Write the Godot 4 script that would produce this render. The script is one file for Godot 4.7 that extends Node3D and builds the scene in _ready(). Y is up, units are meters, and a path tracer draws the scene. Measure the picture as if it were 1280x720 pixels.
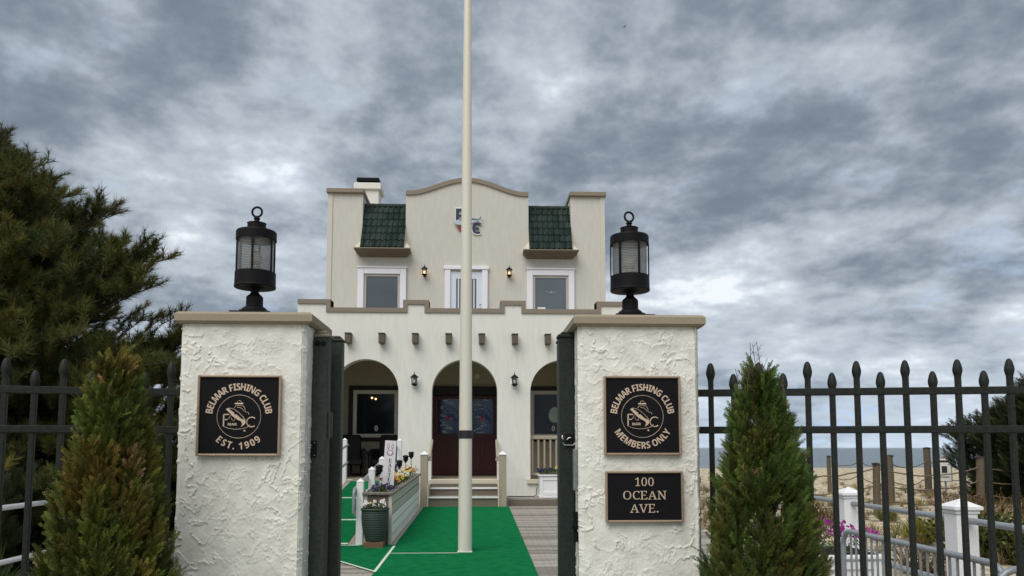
extends Node3D

# ------------------------------------------------------------------ mesh builder
class Shape:
	var v := PackedVector3Array()
	var n := PackedVector3Array()
	var c := PackedColorArray()
	var tint := Color.WHITE
	func tri(a: Vector3, b: Vector3, d: Vector3, na = null, nb = null, nd = null) -> void:
		var g: Vector3 = (b - a).cross(d - a)
		if g.length_squared() < 1e-16: return
		var n0: Vector3 = na if na != null else g.normalized()
		var n1: Vector3 = nb if nb != null else n0
		var n2: Vector3 = nd if nd != null else n0
		if g.dot(n0 + n1 + n2) > 0.0:
			v.append(a); v.append(d); v.append(b); n.append(n0); n.append(n2); n.append(n1)
		else:
			v.append(a); v.append(b); v.append(d); n.append(n0); n.append(n1); n.append(n2)
		c.append(tint); c.append(tint); c.append(tint)
	func quad(a: Vector3, b: Vector3, d: Vector3, e: Vector3, nn = null) -> void:
		tri(a, b, d, nn, nn, nn); tri(a, d, e, nn, nn, nn)
	func facing(a: Vector3, b: Vector3, d: Vector3, e: Vector3, inside: Vector3) -> void:
		var g := (b - a).cross(d - a)
		if g.length_squared() < 1e-18: g = (d - a).cross(e - a)
		if g.dot((a + b + d + e) * 0.25 - inside) < 0.0: g = -g
		quad(a, b, d, e, g.normalized())
	func box(at: Vector3, s: Vector3, bev := 0.0, bs := Basis()) -> void:
		var h := s * 0.5
		var b: float = min(bev, min(h.x, min(h.y, h.z)) * 0.9)
		for ax in 3:
			var u := (ax + 1) % 3
			var w := (ax + 2) % 3
			for sg in [-1.0, 1.0]:
				var nn := Vector3(); nn[ax] = sg
				var p := []
				for q in [[-1, -1], [1, -1], [1, 1], [-1, 1]]:
					var t := Vector3(); t[ax] = sg * h[ax]; t[u] = q[0] * (h[u] - b); t[w] = q[1] * (h[w] - b)
					p.append(at + bs * t)
				quad(p[0], p[1], p[2], p[3], bs * nn)
		if b <= 0.0: return
		for ax in 3:
			var u := (ax + 1) % 3
			var w := (ax + 2) % 3
			for su in [-1.0, 1.0]:
				for sw in [-1.0, 1.0]:
					var p := []
					for q in [[-1, 0], [1, 0], [1, 1], [-1, 1]]:
						var t := Vector3(); t[ax] = q[0] * (h[ax] - b)
						t[u] = su * (h[u] - (b if q[1] == 1 else 0.0)); t[w] = sw * (h[w] - (0.0 if q[1] == 1 else b))
						p.append(at + bs * t)
					var nn := Vector3(); nn[u] = su; nn[w] = sw
					quad(p[0], p[1], p[2], p[3], bs * nn.normalized())
		for sx in [-1.0, 1.0]:
			for sy in [-1.0, 1.0]:
				for sz in [-1.0, 1.0]:
					var m := Vector3(sx, sy, sz)
					var a := at + bs * (m * (h - Vector3(0, b, b))); var d := at + bs * (m * (h - Vector3(b, 0, b))); var e := at + bs * (m * (h - Vector3(b, b, 0)))
					tri(a, d, e, bs * m.normalized(), bs * m.normalized(), bs * m.normalized())
	func tube(pts: Array, r, seg := 8, caps := true) -> void:
		var rings := []
		var nrm := []
		var ref := Vector3.UP
		var count := pts.size()
		for i in count:
			var t: Vector3 = (pts[min(i + 1, count - 1)] - pts[max(i - 1, 0)]).normalized()
			if i == 0 and abs(t.dot(ref)) > 0.95: ref = Vector3.RIGHT
			var x := (ref - t * ref.dot(t)).normalized()
			ref = x
			var y := t.cross(x)
			var rr: float = r[i] if r is Array else r
			var ring := []
			var nr := []
			for k in seg:
				var a := TAU * k / seg
				var d := x * cos(a) + y * sin(a)
				ring.append(pts[i] + d * rr); nr.append(d)
			rings.append(ring); nrm.append(nr)
		for i in count - 1:
			for k in seg:
				var k2 := (k + 1) % seg
				tri(rings[i][k], rings[i][k2], rings[i + 1][k2], nrm[i][k], nrm[i][k2], nrm[i + 1][k2])
				tri(rings[i][k], rings[i + 1][k2], rings[i + 1][k], nrm[i][k], nrm[i + 1][k2], nrm[i + 1][k])
		if caps:
			for e in [0, count - 1]:
				var t2: Vector3 = (pts[0] - pts[1]).normalized() if e == 0 else (pts[count - 1] - pts[count - 2]).normalized()
				for k in range(1, seg - 1):
					tri(rings[e][0], rings[e][k], rings[e][k + 1], t2, t2, t2)
	func lathe(prof: Array, seg := 24, at := Vector3.ZERO, smooth := false, bs := Basis()) -> void:
		for i in prof.size() - 1:
			var a: Vector2 = prof[i]
			var b: Vector2 = prof[i + 1]
			var d := b - a
			if d.length() < 1e-6: continue
			var nn := Vector2(d.y, -d.x).normalized()
			var n0 := nn
			var n1 := nn
			if smooth:
				if i > 0:
					var dp: Vector2 = a - prof[i - 1]
					n0 = (nn + Vector2(dp.y, -dp.x).normalized()).normalized()
				if i < prof.size() - 2:
					var dn: Vector2 = prof[i + 2] - b
					n1 = (nn + Vector2(dn.y, -dn.x).normalized()).normalized()
			for k in seg:
				var a0 := TAU * k / seg
				var a1 := TAU * (k + 1) / seg
				var e0 := Vector3(cos(a0), 0, sin(a0)); var e1 := Vector3(cos(a1), 0, sin(a1))
				var p00 := at + bs * (e0 * a.x + Vector3.UP * a.y); var p01 := at + bs * (e1 * a.x + Vector3.UP * a.y)
				var p10 := at + bs * (e0 * b.x + Vector3.UP * b.y); var p11 := at + bs * (e1 * b.x + Vector3.UP * b.y)
				var m00 := bs * (e0 * n0.x + Vector3.UP * n0.y); var m01 := bs * (e1 * n0.x + Vector3.UP * n0.y)
				var m10 := bs * (e0 * n1.x + Vector3.UP * n1.y); var m11 := bs * (e1 * n1.x + Vector3.UP * n1.y)
				tri(p00, p01, p11, m00, m01, m11); tri(p00, p11, p10, m00, m11, m10)
	# polygon in x,y extruded from z0 to z1; edges turning less than 40 degrees are shaded smooth
	func prism(poly: PackedVector2Array, z0: float, z1: float, xf := Transform3D()) -> void:
		var cw := 0.0
		var m := poly.size()
		for i in m: cw += poly[i].cross(poly[(i + 1) % m])
		if cw < 0.0: poly.reverse()
		var idx := Geometry2D.triangulate_polygon(poly)
		var fz := (xf.basis * Vector3(0, 0, 1)).normalized()
		var front: float = max(z0, z1)
		var back: float = min(z0, z1)
		for i in range(0, idx.size(), 3):
			var p := []
			for k in 3: p.append(poly[idx[i + k]])
			tri(xf * Vector3(p[0].x, p[0].y, front), xf * Vector3(p[1].x, p[1].y, front), xf * Vector3(p[2].x, p[2].y, front), fz, fz, fz)
			tri(xf * Vector3(p[0].x, p[0].y, back), xf * Vector3(p[1].x, p[1].y, back), xf * Vector3(p[2].x, p[2].y, back), -fz, -fz, -fz)
		var en := []
		for i in m:
			var d: Vector2 = (poly[(i + 1) % m] - poly[i]).normalized()
			en.append(Vector2(d.y, -d.x))
		for i in m:
			var j := (i + 1) % m
			var n0: Vector2 = en[i]
			var n1: Vector2 = en[i]
			if en[i].dot(en[(i + m - 1) % m]) > 0.76: n0 = (en[i] + en[(i + m - 1) % m]).normalized()
			if en[i].dot(en[j]) > 0.76: n1 = (en[i] + en[j]).normalized()
			var a := xf * Vector3(poly[i].x, poly[i].y, front); var b := xf * Vector3(poly[j].x, poly[j].y, front)
			var d2 := xf * Vector3(poly[j].x, poly[j].y, back); var e := xf * Vector3(poly[i].x, poly[i].y, back)
			var m0 := (xf.basis * Vector3(n0.x, n0.y, 0)).normalized(); var m1 := (xf.basis * Vector3(n1.x, n1.y, 0)).normalized()
			tri(a, b, d2, m0, m1, m1); tri(a, d2, e, m0, m1, m0)
	func ball(at: Vector3, r: float, seg := 12, sq := Vector3.ONE) -> void:
		var rows := int(seg / 2)
		for i in rows:
			for k in seg:
				var q := []
				for o in [[0, 0], [0, 1], [1, 1], [1, 0]]:
					var t: float = PI * (i + o[0]) / rows
					var a: float = TAU * (k + o[1]) / seg
					q.append(Vector3(sin(t) * cos(a), cos(t), sin(t) * sin(a)))
				tri(at + q[0] * r * sq, at + q[1] * r * sq, at + q[2] * r * sq, (q[0] / sq).normalized(), (q[1] / sq).normalized(), (q[2] / sq).normalized())
				tri(at + q[0] * r * sq, at + q[2] * r * sq, at + q[3] * r * sq, (q[0] / sq).normalized(), (q[2] / sq).normalized(), (q[3] / sq).normalized())
	func add_mesh(m: Mesh, xf: Transform3D) -> void:
		for s in m.get_surface_count():
			var a := m.surface_get_arrays(s)
			var vv: PackedVector3Array = a[Mesh.ARRAY_VERTEX]
			var nn: PackedVector3Array = a[Mesh.ARRAY_NORMAL]
			var ii = a[Mesh.ARRAY_INDEX]
			var order: PackedInt32Array = ii if ii != null else PackedInt32Array(range(vv.size()))
			for k in range(0, order.size() - 2, 3):
				tri(xf * vv[order[k]], xf * vv[order[k + 1]], xf * vv[order[k + 2]], (xf.basis * nn[order[k]]).normalized(), (xf.basis * nn[order[k + 1]]).normalized(), (xf.basis * nn[order[k + 2]]).normalized())
	func mesh(colored := false) -> ArrayMesh:
		var a := []
		a.resize(Mesh.ARRAY_MAX)
		a[Mesh.ARRAY_VERTEX] = v; a[Mesh.ARRAY_NORMAL] = n
		if colored: a[Mesh.ARRAY_COLOR] = c
		var m := ArrayMesh.new()
		m.add_surface_from_arrays(Mesh.PRIMITIVE_TRIANGLES, a)
		return m

# ------------------------------------------------------------------ naming and placing
var M := {}
var rng := RandomNumberGenerator.new()

func uniq(parent: Node, called: String) -> String:
	if not parent.has_node(called): return called
	var k := 1
	if parent.has_meta("n_" + called): k = parent.get_meta("n_" + called)
	while parent.has_node("%s_%03d" % [called, k]): k += 1
	parent.set_meta("n_" + called, k + 1)
	return "%s_%03d" % [called, k]

func obj(called: String, s, m: Material, parent: Node = self, at := Vector3.ZERO, bs := Basis()) -> MeshInstance3D:
	var o := MeshInstance3D.new()
	o.name = uniq(parent, called)
	o.mesh = s.mesh() if s is Shape else s
	o.material_override = m
	o.transform = Transform3D(bs, at)
	parent.add_child(o, true)
	return o

func tag(o: Node, label: String, category: String, group := "") -> Node:
	o.set_meta("label", label); o.set_meta("category", category)
	if group != "": o.set_meta("group", group)
	return o

func thing(called: String, label: String, category: String, at := Vector3.ZERO, turn := 0.0, group := "") -> Node3D:
	var o := Node3D.new()
	o.name = uniq(self, called)
	o.position = at; o.rotation.y = turn
	add_child(o, true)
	tag(o, label, category, group)
	return o

func struct(called: String, s, m: Material, parent: Node = self) -> MeshInstance3D:
	var o := obj(called, s, m, parent)
	if parent == self: o.set_meta("kind", "structure")
	return o

func dup(src: Node3D, called: String, label: String, at: Vector3, turn := 0.0) -> Node3D:
	var r: Node3D = src.duplicate()
	r.name = uniq(self, called)
	add_child(r, true)
	r.position = at; r.rotation.y = turn
	r.set_meta("label", label)
	return r

func baked(m: Mesh, xf: Array, cols: Array) -> ArrayMesh:
	# copies of a small vertex-coloured mesh joined into one mesh
	var a := m.surface_get_arrays(0)
	var vv: PackedVector3Array = a[Mesh.ARRAY_VERTEX]
	var nn: PackedVector3Array = a[Mesh.ARRAY_NORMAL]
	var cc: PackedColorArray = a[Mesh.ARRAY_COLOR]
	var s := Shape.new()
	for i in xf.size():
		var t: Transform3D = xf[i]
		for k in vv.size():
			s.v.append(t * vv[k]); s.n.append((t.basis * nn[k]).normalized()); s.c.append(cc[k] * cols[i])
	return s.mesh(true)

func scatter(called: String, m: Mesh, mat: Material, xf: Array, cols: Array, parent: Node = self, stuff := false) -> MultiMeshInstance3D:
	var mm := MultiMesh.new()
	mm.transform_format = MultiMesh.TRANSFORM_3D
	mm.use_colors = cols.size() > 0
	mm.mesh = m
	mm.instance_count = xf.size()
	for i in xf.size():
		mm.set_instance_transform(i, xf[i])
		if cols.size() > 0: mm.set_instance_color(i, cols[i])
	var o := MultiMeshInstance3D.new()
	o.name = uniq(parent, called)
	o.multimesh = mm
	o.material_override = mat
	parent.add_child(o, true)
	if stuff: o.set_meta("kind", "stuff")
	return o

# ------------------------------------------------------------------ materials (base colours are given linear)
func noise_tex(freq: float, lo: float, hi: float, seed_ := 1, size := 256, oct := 4, kind := FastNoiseLite.TYPE_SIMPLEX_SMOOTH) -> ImageTexture:
	var nz := FastNoiseLite.new()
	nz.noise_type = kind; nz.seed = seed_; nz.frequency = freq; nz.fractal_octaves = oct
	var im := nz.get_seamless_image(size, size)
	im.convert(Image.FORMAT_RGB8)
	var d := im.get_data()
	for i in d.size():
		d[i] = int(clampf(lo + (hi - lo) * (d[i] / 255.0), 0.0, 1.0) * 255.0)
	return ImageTexture.create_from_image(Image.create_from_data(size, size, false, Image.FORMAT_RGB8, d))

func mat(called: String, r: float, g: float, b: float, rough := 0.8, metal := 0.0) -> StandardMaterial3D:
	var m := StandardMaterial3D.new()
	m.resource_name = called
	m.albedo_color = Color(r, g, b).linear_to_srgb()
	m.roughness = rough; m.metallic = metal
	M[called] = m
	return m

func rough_up(m: StandardMaterial3D, tex: Texture2D, scale: Vector3, bump: Texture2D = null, depth := 0.3, world := false) -> StandardMaterial3D:
	m.albedo_texture = tex
	m.uv1_triplanar = true; m.uv1_scale = scale; m.uv1_world_triplanar = world
	m.uv1_triplanar_sharpness = 4.0
	if bump:
		m.heightmap_enabled = true; m.heightmap_texture = bump; m.heightmap_scale = depth
	return m

func materials() -> void:
	var soft := noise_tex(0.02, 0.84, 1.08, 3, 512, 5)
	var mott := noise_tex(0.06, 0.955, 1.02, 11, 512, 6)
	var grain := noise_tex(0.12, 0.45, 1.3, 5, 512, 3)
	var fine := noise_tex(0.25, 0.2, 1.0, 7, 512, 3)
	var wood := noise_tex(0.05, 0.35, 1.35, 9, 512, 5)
	var streak := noise_tex(0.03, 0.965, 1.02, 19, 512, 6)
	var grime := noise_tex(0.02, 0.91, 1.03, 27, 512, 7)
	rough_up(mat("stucco_heavy", 0.75, 0.74, 0.68, 0.9), grime, Vector3(0.9, 0.9, 0.9), fine, 0.10)
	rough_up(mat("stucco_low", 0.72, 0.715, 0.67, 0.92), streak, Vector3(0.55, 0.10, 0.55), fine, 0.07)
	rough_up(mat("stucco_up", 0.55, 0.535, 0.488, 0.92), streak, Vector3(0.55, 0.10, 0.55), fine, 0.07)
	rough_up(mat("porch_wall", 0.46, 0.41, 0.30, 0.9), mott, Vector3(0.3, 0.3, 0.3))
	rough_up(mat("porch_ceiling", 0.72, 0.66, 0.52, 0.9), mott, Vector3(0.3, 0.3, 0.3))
	rough_up(mat("coping", 0.225, 0.19, 0.148, 0.75), mott, Vector3(0.6, 0.6, 0.6))
	rough_up(mat("cast_cap", 0.29, 0.245, 0.178, 0.85), mott, Vector3(1.6, 1.6, 1.6), fine, 0.12)
	rough_up(mat("corbel_wood", 0.165, 0.13, 0.095, 0.75), wood, Vector3(6, 6, 1))
	rough_up(mat("iron", 0.026, 0.029, 0.026, 0.42), soft, Vector3(3, 3, 3), fine, 0.02)
	rough_up(mat("gate_green_lit", 0.050, 0.060, 0.052, 0.5), soft, Vector3(3, 3, 3), fine, 0.02)  # lighter copy of the gate paint, left side's sheen put into the colour
	rough_up(mat("gate_green_shaded", 0.026, 0.034, 0.031, 0.5), soft, Vector3(3, 3, 3), fine, 0.02)  # same gate paint darkened for the right post, shade put into the colour
	rough_up(mat("lamp_black", 0.010, 0.010, 0.012, 0.5), soft, Vector3(5, 5, 5), fine, 0.03)
	mat("bronze", 0.44, 0.33, 0.24, 0.38, 0.7)
	mat("letter_bronze", 0.60, 0.47, 0.36, 0.45, 0.3)
	rough_up(mat("plaque_black", 0.009, 0.009, 0.011, 0.55), soft, Vector3(9, 9, 9), fine, 0.05)
	mat("steel", 0.5, 0.5, 0.5, 0.35, 0.8)
	rough_up(mat("galvanised", 0.33, 0.36, 0.39, 0.45, 0.35), soft, Vector3(4, 4, 4))
	rough_up(mat("white_paint", 0.78, 0.79, 0.80, 0.5), mott, Vector3(1.2, 1.2, 1.2))
	rough_up(mat("pole_paint", 0.66, 0.64, 0.55, 0.45), mott, Vector3(1.5, 1.5, 1.5))
	mat("black_band", 0.012, 0.012, 0.012, 0.6)
	rough_up(mat("tan_paint", 0.36, 0.31, 0.235, 0.7), mott, Vector3(1.2, 1.2, 1.2))
	rough_up(mat("cream_edge", 0.58, 0.53, 0.42, 0.8), mott, Vector3(1.2, 1.2, 1.2))
	rough_up(mat("carpet", 0.010, 0.205, 0.070, 1.0), noise_tex(0.3, 0.6, 1.25, 21, 512, 2), Vector3(4, 4, 4), fine, 0.4)
	M.carpet.uv2_triplanar = true; M.carpet.uv2_scale = Vector3(0.45, 0.45, 0.45); M.carpet.detail_uv_layer = BaseMaterial3D.DETAIL_UV_2
	M.carpet.detail_enabled = true; M.carpet.detail_blend_mode = BaseMaterial3D.BLEND_MODE_MUL
	M.carpet.detail_albedo = noise_tex(0.02, 0.86, 1.08, 23, 512, 7)
	mat("tape", 0.62, 0.70, 0.60, 0.6)
	for k in 4:
		rough_up(mat("deck%d" % k, [0.46, 0.36, 0.52, 0.29][k], [0.42, 0.32, 0.475, 0.26][k], [0.365, 0.275, 0.415, 0.222][k], 0.9), wood, Vector3(0.5, 14, 14), wood, 0.12)
	for k in 3:
		rough_up(mat("planter%d" % k, [0.80, 0.55, 0.90][k], [0.77, 0.515, 0.87][k], [0.70, 0.44, 0.82][k], 0.9), mott, Vector3(2.0, 2.0, 0.5))
	rough_up(mat("step_wood", 0.24, 0.205, 0.16, 0.9), wood, Vector3(0.9, 12, 12), wood, 0.15)
	rough_up(mat("old_post", 0.165, 0.128, 0.088, 0.95), wood, Vector3(10, 0.7, 10), wood, 0.3)
	rough_up(mat("rope", 0.20, 0.155, 0.10, 0.95), grain, Vector3(12, 12, 12))
	rough_up(mat("tile", 0.025, 0.041, 0.035, 0.7), soft, Vector3(2, 2, 2), fine, 0.1)
	rough_up(mat("tile_b", 0.036, 0.052, 0.046, 0.7), soft, Vector3(2, 2, 2), fine, 0.1)
	rough_up(mat("tile_c", 0.017, 0.030, 0.026, 0.7), soft, Vector3(2, 2, 2), fine, 0.1)
	rough_up(mat("eave", 0.155, 0.122, 0.088, 0.7), mott, Vector3(0.8, 0.8, 0.8))
	mat("window_frame", 0.74, 0.74, 0.80, 0.5)
	mat("sash", 0.42, 0.40, 0.37, 0.5)
	mat("porch_sash", 0.74, 0.72, 0.66, 0.6)
	mat("dark_trim", 0.022, 0.017, 0.012, 0.6)
	rough_up(mat("door_red", 0.10, 0.011, 0.009, 0.45), wood, Vector3(6, 0.6, 6))
	mat("door_frame", 0.006, 0.005, 0.005, 0.5)
	mat("door_pale", 0.60, 0.66, 0.74, 0.5)
	var gl := mat("glass_up", 0.12, 0.14, 0.155, 0.05, 0.35)
	gl.metallic_specular = 1.0
	var gd := mat("glass_low", 0.014, 0.024, 0.028, 0.08, 0.0)
	gd.metallic_specular = 0.36
	mat("glass_door", 0.03, 0.045, 0.075, 0.1, 0.35)
	mat("etch_white", 0.70, 0.80, 0.88, 0.5)
	mat("etch_blue", 0.03, 0.06, 0.2, 0.5)
	mat("etch_red", 0.55, 0.03, 0.04, 0.5)
	mat("egg_green", 0.55, 0.74, 0.66, 0.7)
	mat("label_white", 0.75, 0.75, 0.72, 0.7)
	mat("label_ink", 0.03, 0.03, 0.035, 0.7)
	mat("logo_navy", 0.010, 0.018, 0.065, 0.5)
	mat("logo_silver", 0.42, 0.50, 0.56, 0.5)
	mat("logo_teal", 0.06, 0.12, 0.16, 0.5)
	mat("logo_red", 0.30, 0.015, 0.02, 0.5)
	mat("logo_white", 0.78, 0.78, 0.78, 0.5)
	mat("wicker", 0.006, 0.006, 0.007, 0.7)
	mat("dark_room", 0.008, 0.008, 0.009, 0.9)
	var bulb := mat("bulb_glow", 1.0, 0.85, 0.6, 0.5)
	bulb.emission_enabled = true; bulb.emission = Color(1.0, 0.82, 0.55); bulb.emission_energy_multiplier = 1.0
	var pane := mat("clear_pane", 0.9, 0.9, 0.85, 0.05)
	pane.transparency = BaseMaterial3D.TRANSPARENCY_ALPHA
	pane.albedo_color.a = 0.12
	var lens := mat("ribbed_glass", 0.24, 0.25, 0.245, 0.28)
	lens.transparency = BaseMaterial3D.TRANSPARENCY_ALPHA
	lens.albedo_color.a = 0.62
	rough_up(mat("pot_glaze", 0.030, 0.048, 0.042, 0.6), soft, Vector3(4, 4, 4), fine, 0.08)
	rough_up(mat("brick_plinth", 0.20, 0.115, 0.065, 0.9), grain, Vector3(3, 3, 3))
	rough_up(mat("soil", 0.03, 0.02, 0.014, 1.0), grain, Vector3(3, 3, 3), fine, 0.6)
	rough_up(mat("sign_white", 0.72, 0.68, 0.72, 0.7), mott, Vector3(2, 2, 2))
	mat("sign_purple", 0.30, 0.14, 0.30, 0.7)
	mat("solar_black", 0.010, 0.012, 0.014, 0.35)
	rough_up(mat("sand", 0.60, 0.50, 0.345, 1.0), noise_tex(0.035, 0.55, 1.2, 31, 512, 6), Vector3(0.16, 0.16, 0.16), grain, 1.5, true)
	rough_up(mat("sea", 0.030, 0.062, 0.078, 0.22), soft, Vector3(0.02, 0.02, 0.06), noise_tex(0.03, 0.0, 1.0, 35, 512, 5), 22.0, true)
	M.sea.uv1_scale = Vector3(0.012, 0.05, 0.05)
	var foam := mat("foam", 0.75, 0.77, 0.78, 0.9)
	rough_up(mat("bark", 0.055, 0.042, 0.032, 0.95), wood, Vector3(5, 1, 5), wood, 0.8)
	rough_up(mat("far_wall", 0.13, 0.17, 0.165, 0.8), mott, Vector3(0.5, 0.5, 0.5))
	rough_up(mat("conduit", 0.20, 0.23, 0.23, 0.5), soft, Vector3(3, 3, 3))
	for nm in ["iron", "gate_green_lit", "gate_green_shaded", "lamp_black", "plaque_black", "solar_black", "tile", "tile_b", "tile_c"]: M[nm].metallic_specular = 0.22
	M.carpet.metallic_specular = 0.08
	for nm in ["leaf", "needle", "petal", "straw"]:
		var m := mat(nm, 1, 1, 1, 0.65 if nm != "petal" else 0.8)
		m.vertex_color_use_as_albedo = true
		m.metallic_specular = 0.35
		m.backlight_enabled = true
		m.backlight = Color(0.25, 0.25, 0.15) if nm != "petal" else Color(0.4, 0.4, 0.4)

# ------------------------------------------------------------------ sky
func make_sky() -> ImageTexture:
	var w := SKY_W
	var h := SKY_W / 2
	var big := FastNoiseLite.new()
	big.seed = 31; big.frequency = 0.75; big.fractal_octaves = 2
	var mid := FastNoiseLite.new()
	mid.seed = 12; mid.frequency = 2.1; mid.fractal_octaves = 7; mid.fractal_gain = 0.54
	var fine := FastNoiseLite.new()
	fine.seed = 9; fine.frequency = 6.0; fine.fractal_octaves = 6; fine.fractal_gain = 0.66
	var d := PackedFloat32Array()
	d.resize(w * h * 3)
	for j in range(0, h / 2 + 1):
		var el := (0.5 - (j + 0.5) / h) * PI
		var y := sin(el)
		var r := cos(el)
		var low := exp(-maxf(y, 0.0) * 6.0)
		var k := 1.0 / (maxf(y, 0.0) + 0.20)
		for i in w:
			var phi := (float(i) / w - 0.25) * TAU
			var px := r * cos(phi) * k
			var pz := r * sin(phi) * k
			var a := big.get_noise_2d(px, pz)
			var b := mid.get_noise_2d(px, pz)
			var c := fine.get_noise_2d(px, pz)
			# the far side of each swelling catches more light than its base
			var e := mid.get_noise_2d(px * 1.05, pz * 1.05) - b
			var m := a * 1.35 + b * 1.9 + c * 0.85 + e * 1.3
			var t := 0.5 + 0.5 * tanh(m * 1.12 + 0.16 + 0.75 * low)
			var hi := clampf((m - 0.30) / 1.1, 0.0, 1.0)
			var cr := lerpf(0.132, 0.450, t) + 0.25 * hi * hi
			var cg := lerpf(0.165, 0.500, t) + 0.24 * hi * hi
			var cb := lerpf(0.210, 0.560, t) + 0.225 * hi * hi
			# thin places let a little blue air through
			var gap := clampf((0.8 * b + 0.5 * c - 0.5 * a - 0.36) / 0.25, 0.0, 1.0) * 0.6 * low
			cr = lerpf(cr, 0.30, gap); cg = lerpf(cg, 0.47, gap); cb = lerpf(cb, 0.76, gap)
			# paler, bluer air towards the horizon
			var f := low * low * low * 0.60
			cr = lerpf(cr, 0.50, f); cg = lerpf(cg, 0.61, f); cb = lerpf(cb, 0.74, f)
			var o := (j * w + i) * 3
			d[o] = cr; d[o + 1] = cg; d[o + 2] = cb
	for q in range((h / 2 + 1) * w, w * h):
		d[q * 3] = 0.2; d[q * 3 + 1] = 0.2; d[q * 3 + 2] = 0.19
	return ImageTexture.create_from_image(Image.create_from_data(w, h, false, Image.FORMAT_RGBF, d.to_byte_array()))

const SKY_W := 4096
const CX := -0.34      # centre of the clubhouse
const FZ := -18.2      # its front wall
const UZ := -21.6      # front of its upper storey
const PF := 0.82       # porch floor

func _ready() -> void:
	rng.seed = 20
	# camera: 67 degree wide lens, level crop shifted upwards, tilted up 4.8 degrees and turned 2.5 degrees right
	var cam := Camera3D.new()
	cam.name = "camera"
	cam.projection = Camera3D.PROJECTION_FRUSTUM
	cam.near = 0.1; cam.far = 9000.0
	cam.size = 0.075
	cam.frustum_offset = Vector2(0, 0.0125)
	cam.rotation = Vector3(deg_to_rad(4.764), deg_to_rad(-2.5), 0)
	cam.position = Vector3(0, 1.55, 0)
	add_child(cam)
	# sky, exposure
	var env := Environment.new()
	env.background_mode = Environment.BG_SKY
	var sky := Sky.new()
	var psm := PanoramaSkyMaterial.new()
	psm.panorama = make_sky()
	sky.sky_material = psm
	env.sky = sky
	env.background_energy_multiplier = 0.65
	env.tonemap_mode = Environment.TONE_MAPPER_LINEAR
	env.tonemap_exposure = 2.0
	env.sdfgi_enabled = true; env.ssao_enabled = true; env.ssil_enabled = true
	var we := WorldEnvironment.new()
	we.name = "world_environment"
	we.environment = env
	add_child(we)
	# veiled sun behind the camera, high to the left
	var sun := DirectionalLight3D.new()
	sun.name = "sun"
	sun.light_energy = 0.46
	sun.light_color = Color(1.0, 0.98, 0.945)
	sun.light_angular_distance = 50.0
	sun.shadow_enabled = true
	sun.rotation = Vector3(deg_to_rad(-52), deg_to_rad(-28), 0)
	add_child(sun)
	materials()
	terrain()
	boardwalk()
	clubhouse()
	pillars()
	gates()
	fences()
	carpets_and_steps()
	ramp_side()
	flagpole()
	railings()
	beach_things()
	trees()
	plaques()
	lamps()
	small_things()
	hedge_trees()

# ------------------------------------------------------------------ ground
func ramp_y(z: float) -> float:      # the deck rises slightly towards the clubhouse
	return 0.01714 * max(0.0, -z - 3.0)

func land(x: float, z: float, nz: FastNoiseLite) -> float:
	var y := 0.02 + 0.16 * nz.get_noise_2d(x, z) + 0.05 * nz.get_noise_2d(x * 4.0, z * 4.0)
	var out: float = clampf(max((x - 4.0) / 2.0, (-4.9 - x) / 2.0), 0.0, 1.0)
	if z < -33.0: out = 1.0
	y = lerpf(-0.16, y, out)
	var t := clampf((-z - 40.0) / 60.0, 0.0, 1.0)
	return y - 0.9 * t

func terrain() -> void:
	var nz := FastNoiseLite.new()
	nz.seed = 5; nz.frequency = 0.13; nz.fractal_octaves = 4
	var xs := []
	var zs := []
	var x := -60.0
	while x <= 90.0:
		xs.append(x); x += 0.35 if x > -12.0 and x < 22.0 else 1.5
	var z := 10.0
	while z >= -104.0:
		zs.append(z); z -= 0.35 if z > -30.0 else 1.5
	var v := PackedVector3Array()
	var nn := PackedVector3Array()
	var ix := PackedInt32Array()
	for zz in zs:
		for xx in xs:
			var h := land(xx, zz, nz)
			v.append(Vector3(xx, h, zz))
			nn.append(Vector3(h - land(xx + 0.2, zz, nz), 0.2, h - land(xx, zz + 0.2, nz)).normalized())
	var w := xs.size()
	for j in zs.size() - 1:
		for i in w - 1:
			var a := j * w + i
			ix.append_array(PackedInt32Array([a, a + w, a + 1, a + 1, a + w, a + w + 1]))
	var arr := []
	arr.resize(Mesh.ARRAY_MAX)
	arr[Mesh.ARRAY_VERTEX] = v; arr[Mesh.ARRAY_NORMAL] = nn; arr[Mesh.ARRAY_INDEX] = ix
	var m := ArrayMesh.new()
	m.add_surface_from_arrays(Mesh.PRIMITIVE_TRIANGLES, arr)
	struct("beach_sand", m, M.sand)
	var far := Shape.new()
	far.quad(Vector3(-4000, -0.35, 4000), Vector3(4000, -0.35, 4000), Vector3(4000, -0.35, -70), Vector3(-4000, -0.35, -70), Vector3.UP)
	struct("ground", far, M.sand)
	var sea := Shape.new()
	sea.quad(Vector3(-7000, -0.6, -70), Vector3(7000, -0.6, -70), Vector3(7000, -0.6, -7000), Vector3(-7000, -0.6, -7000), Vector3.UP)
	struct("sea", sea, M.sea)

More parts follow.
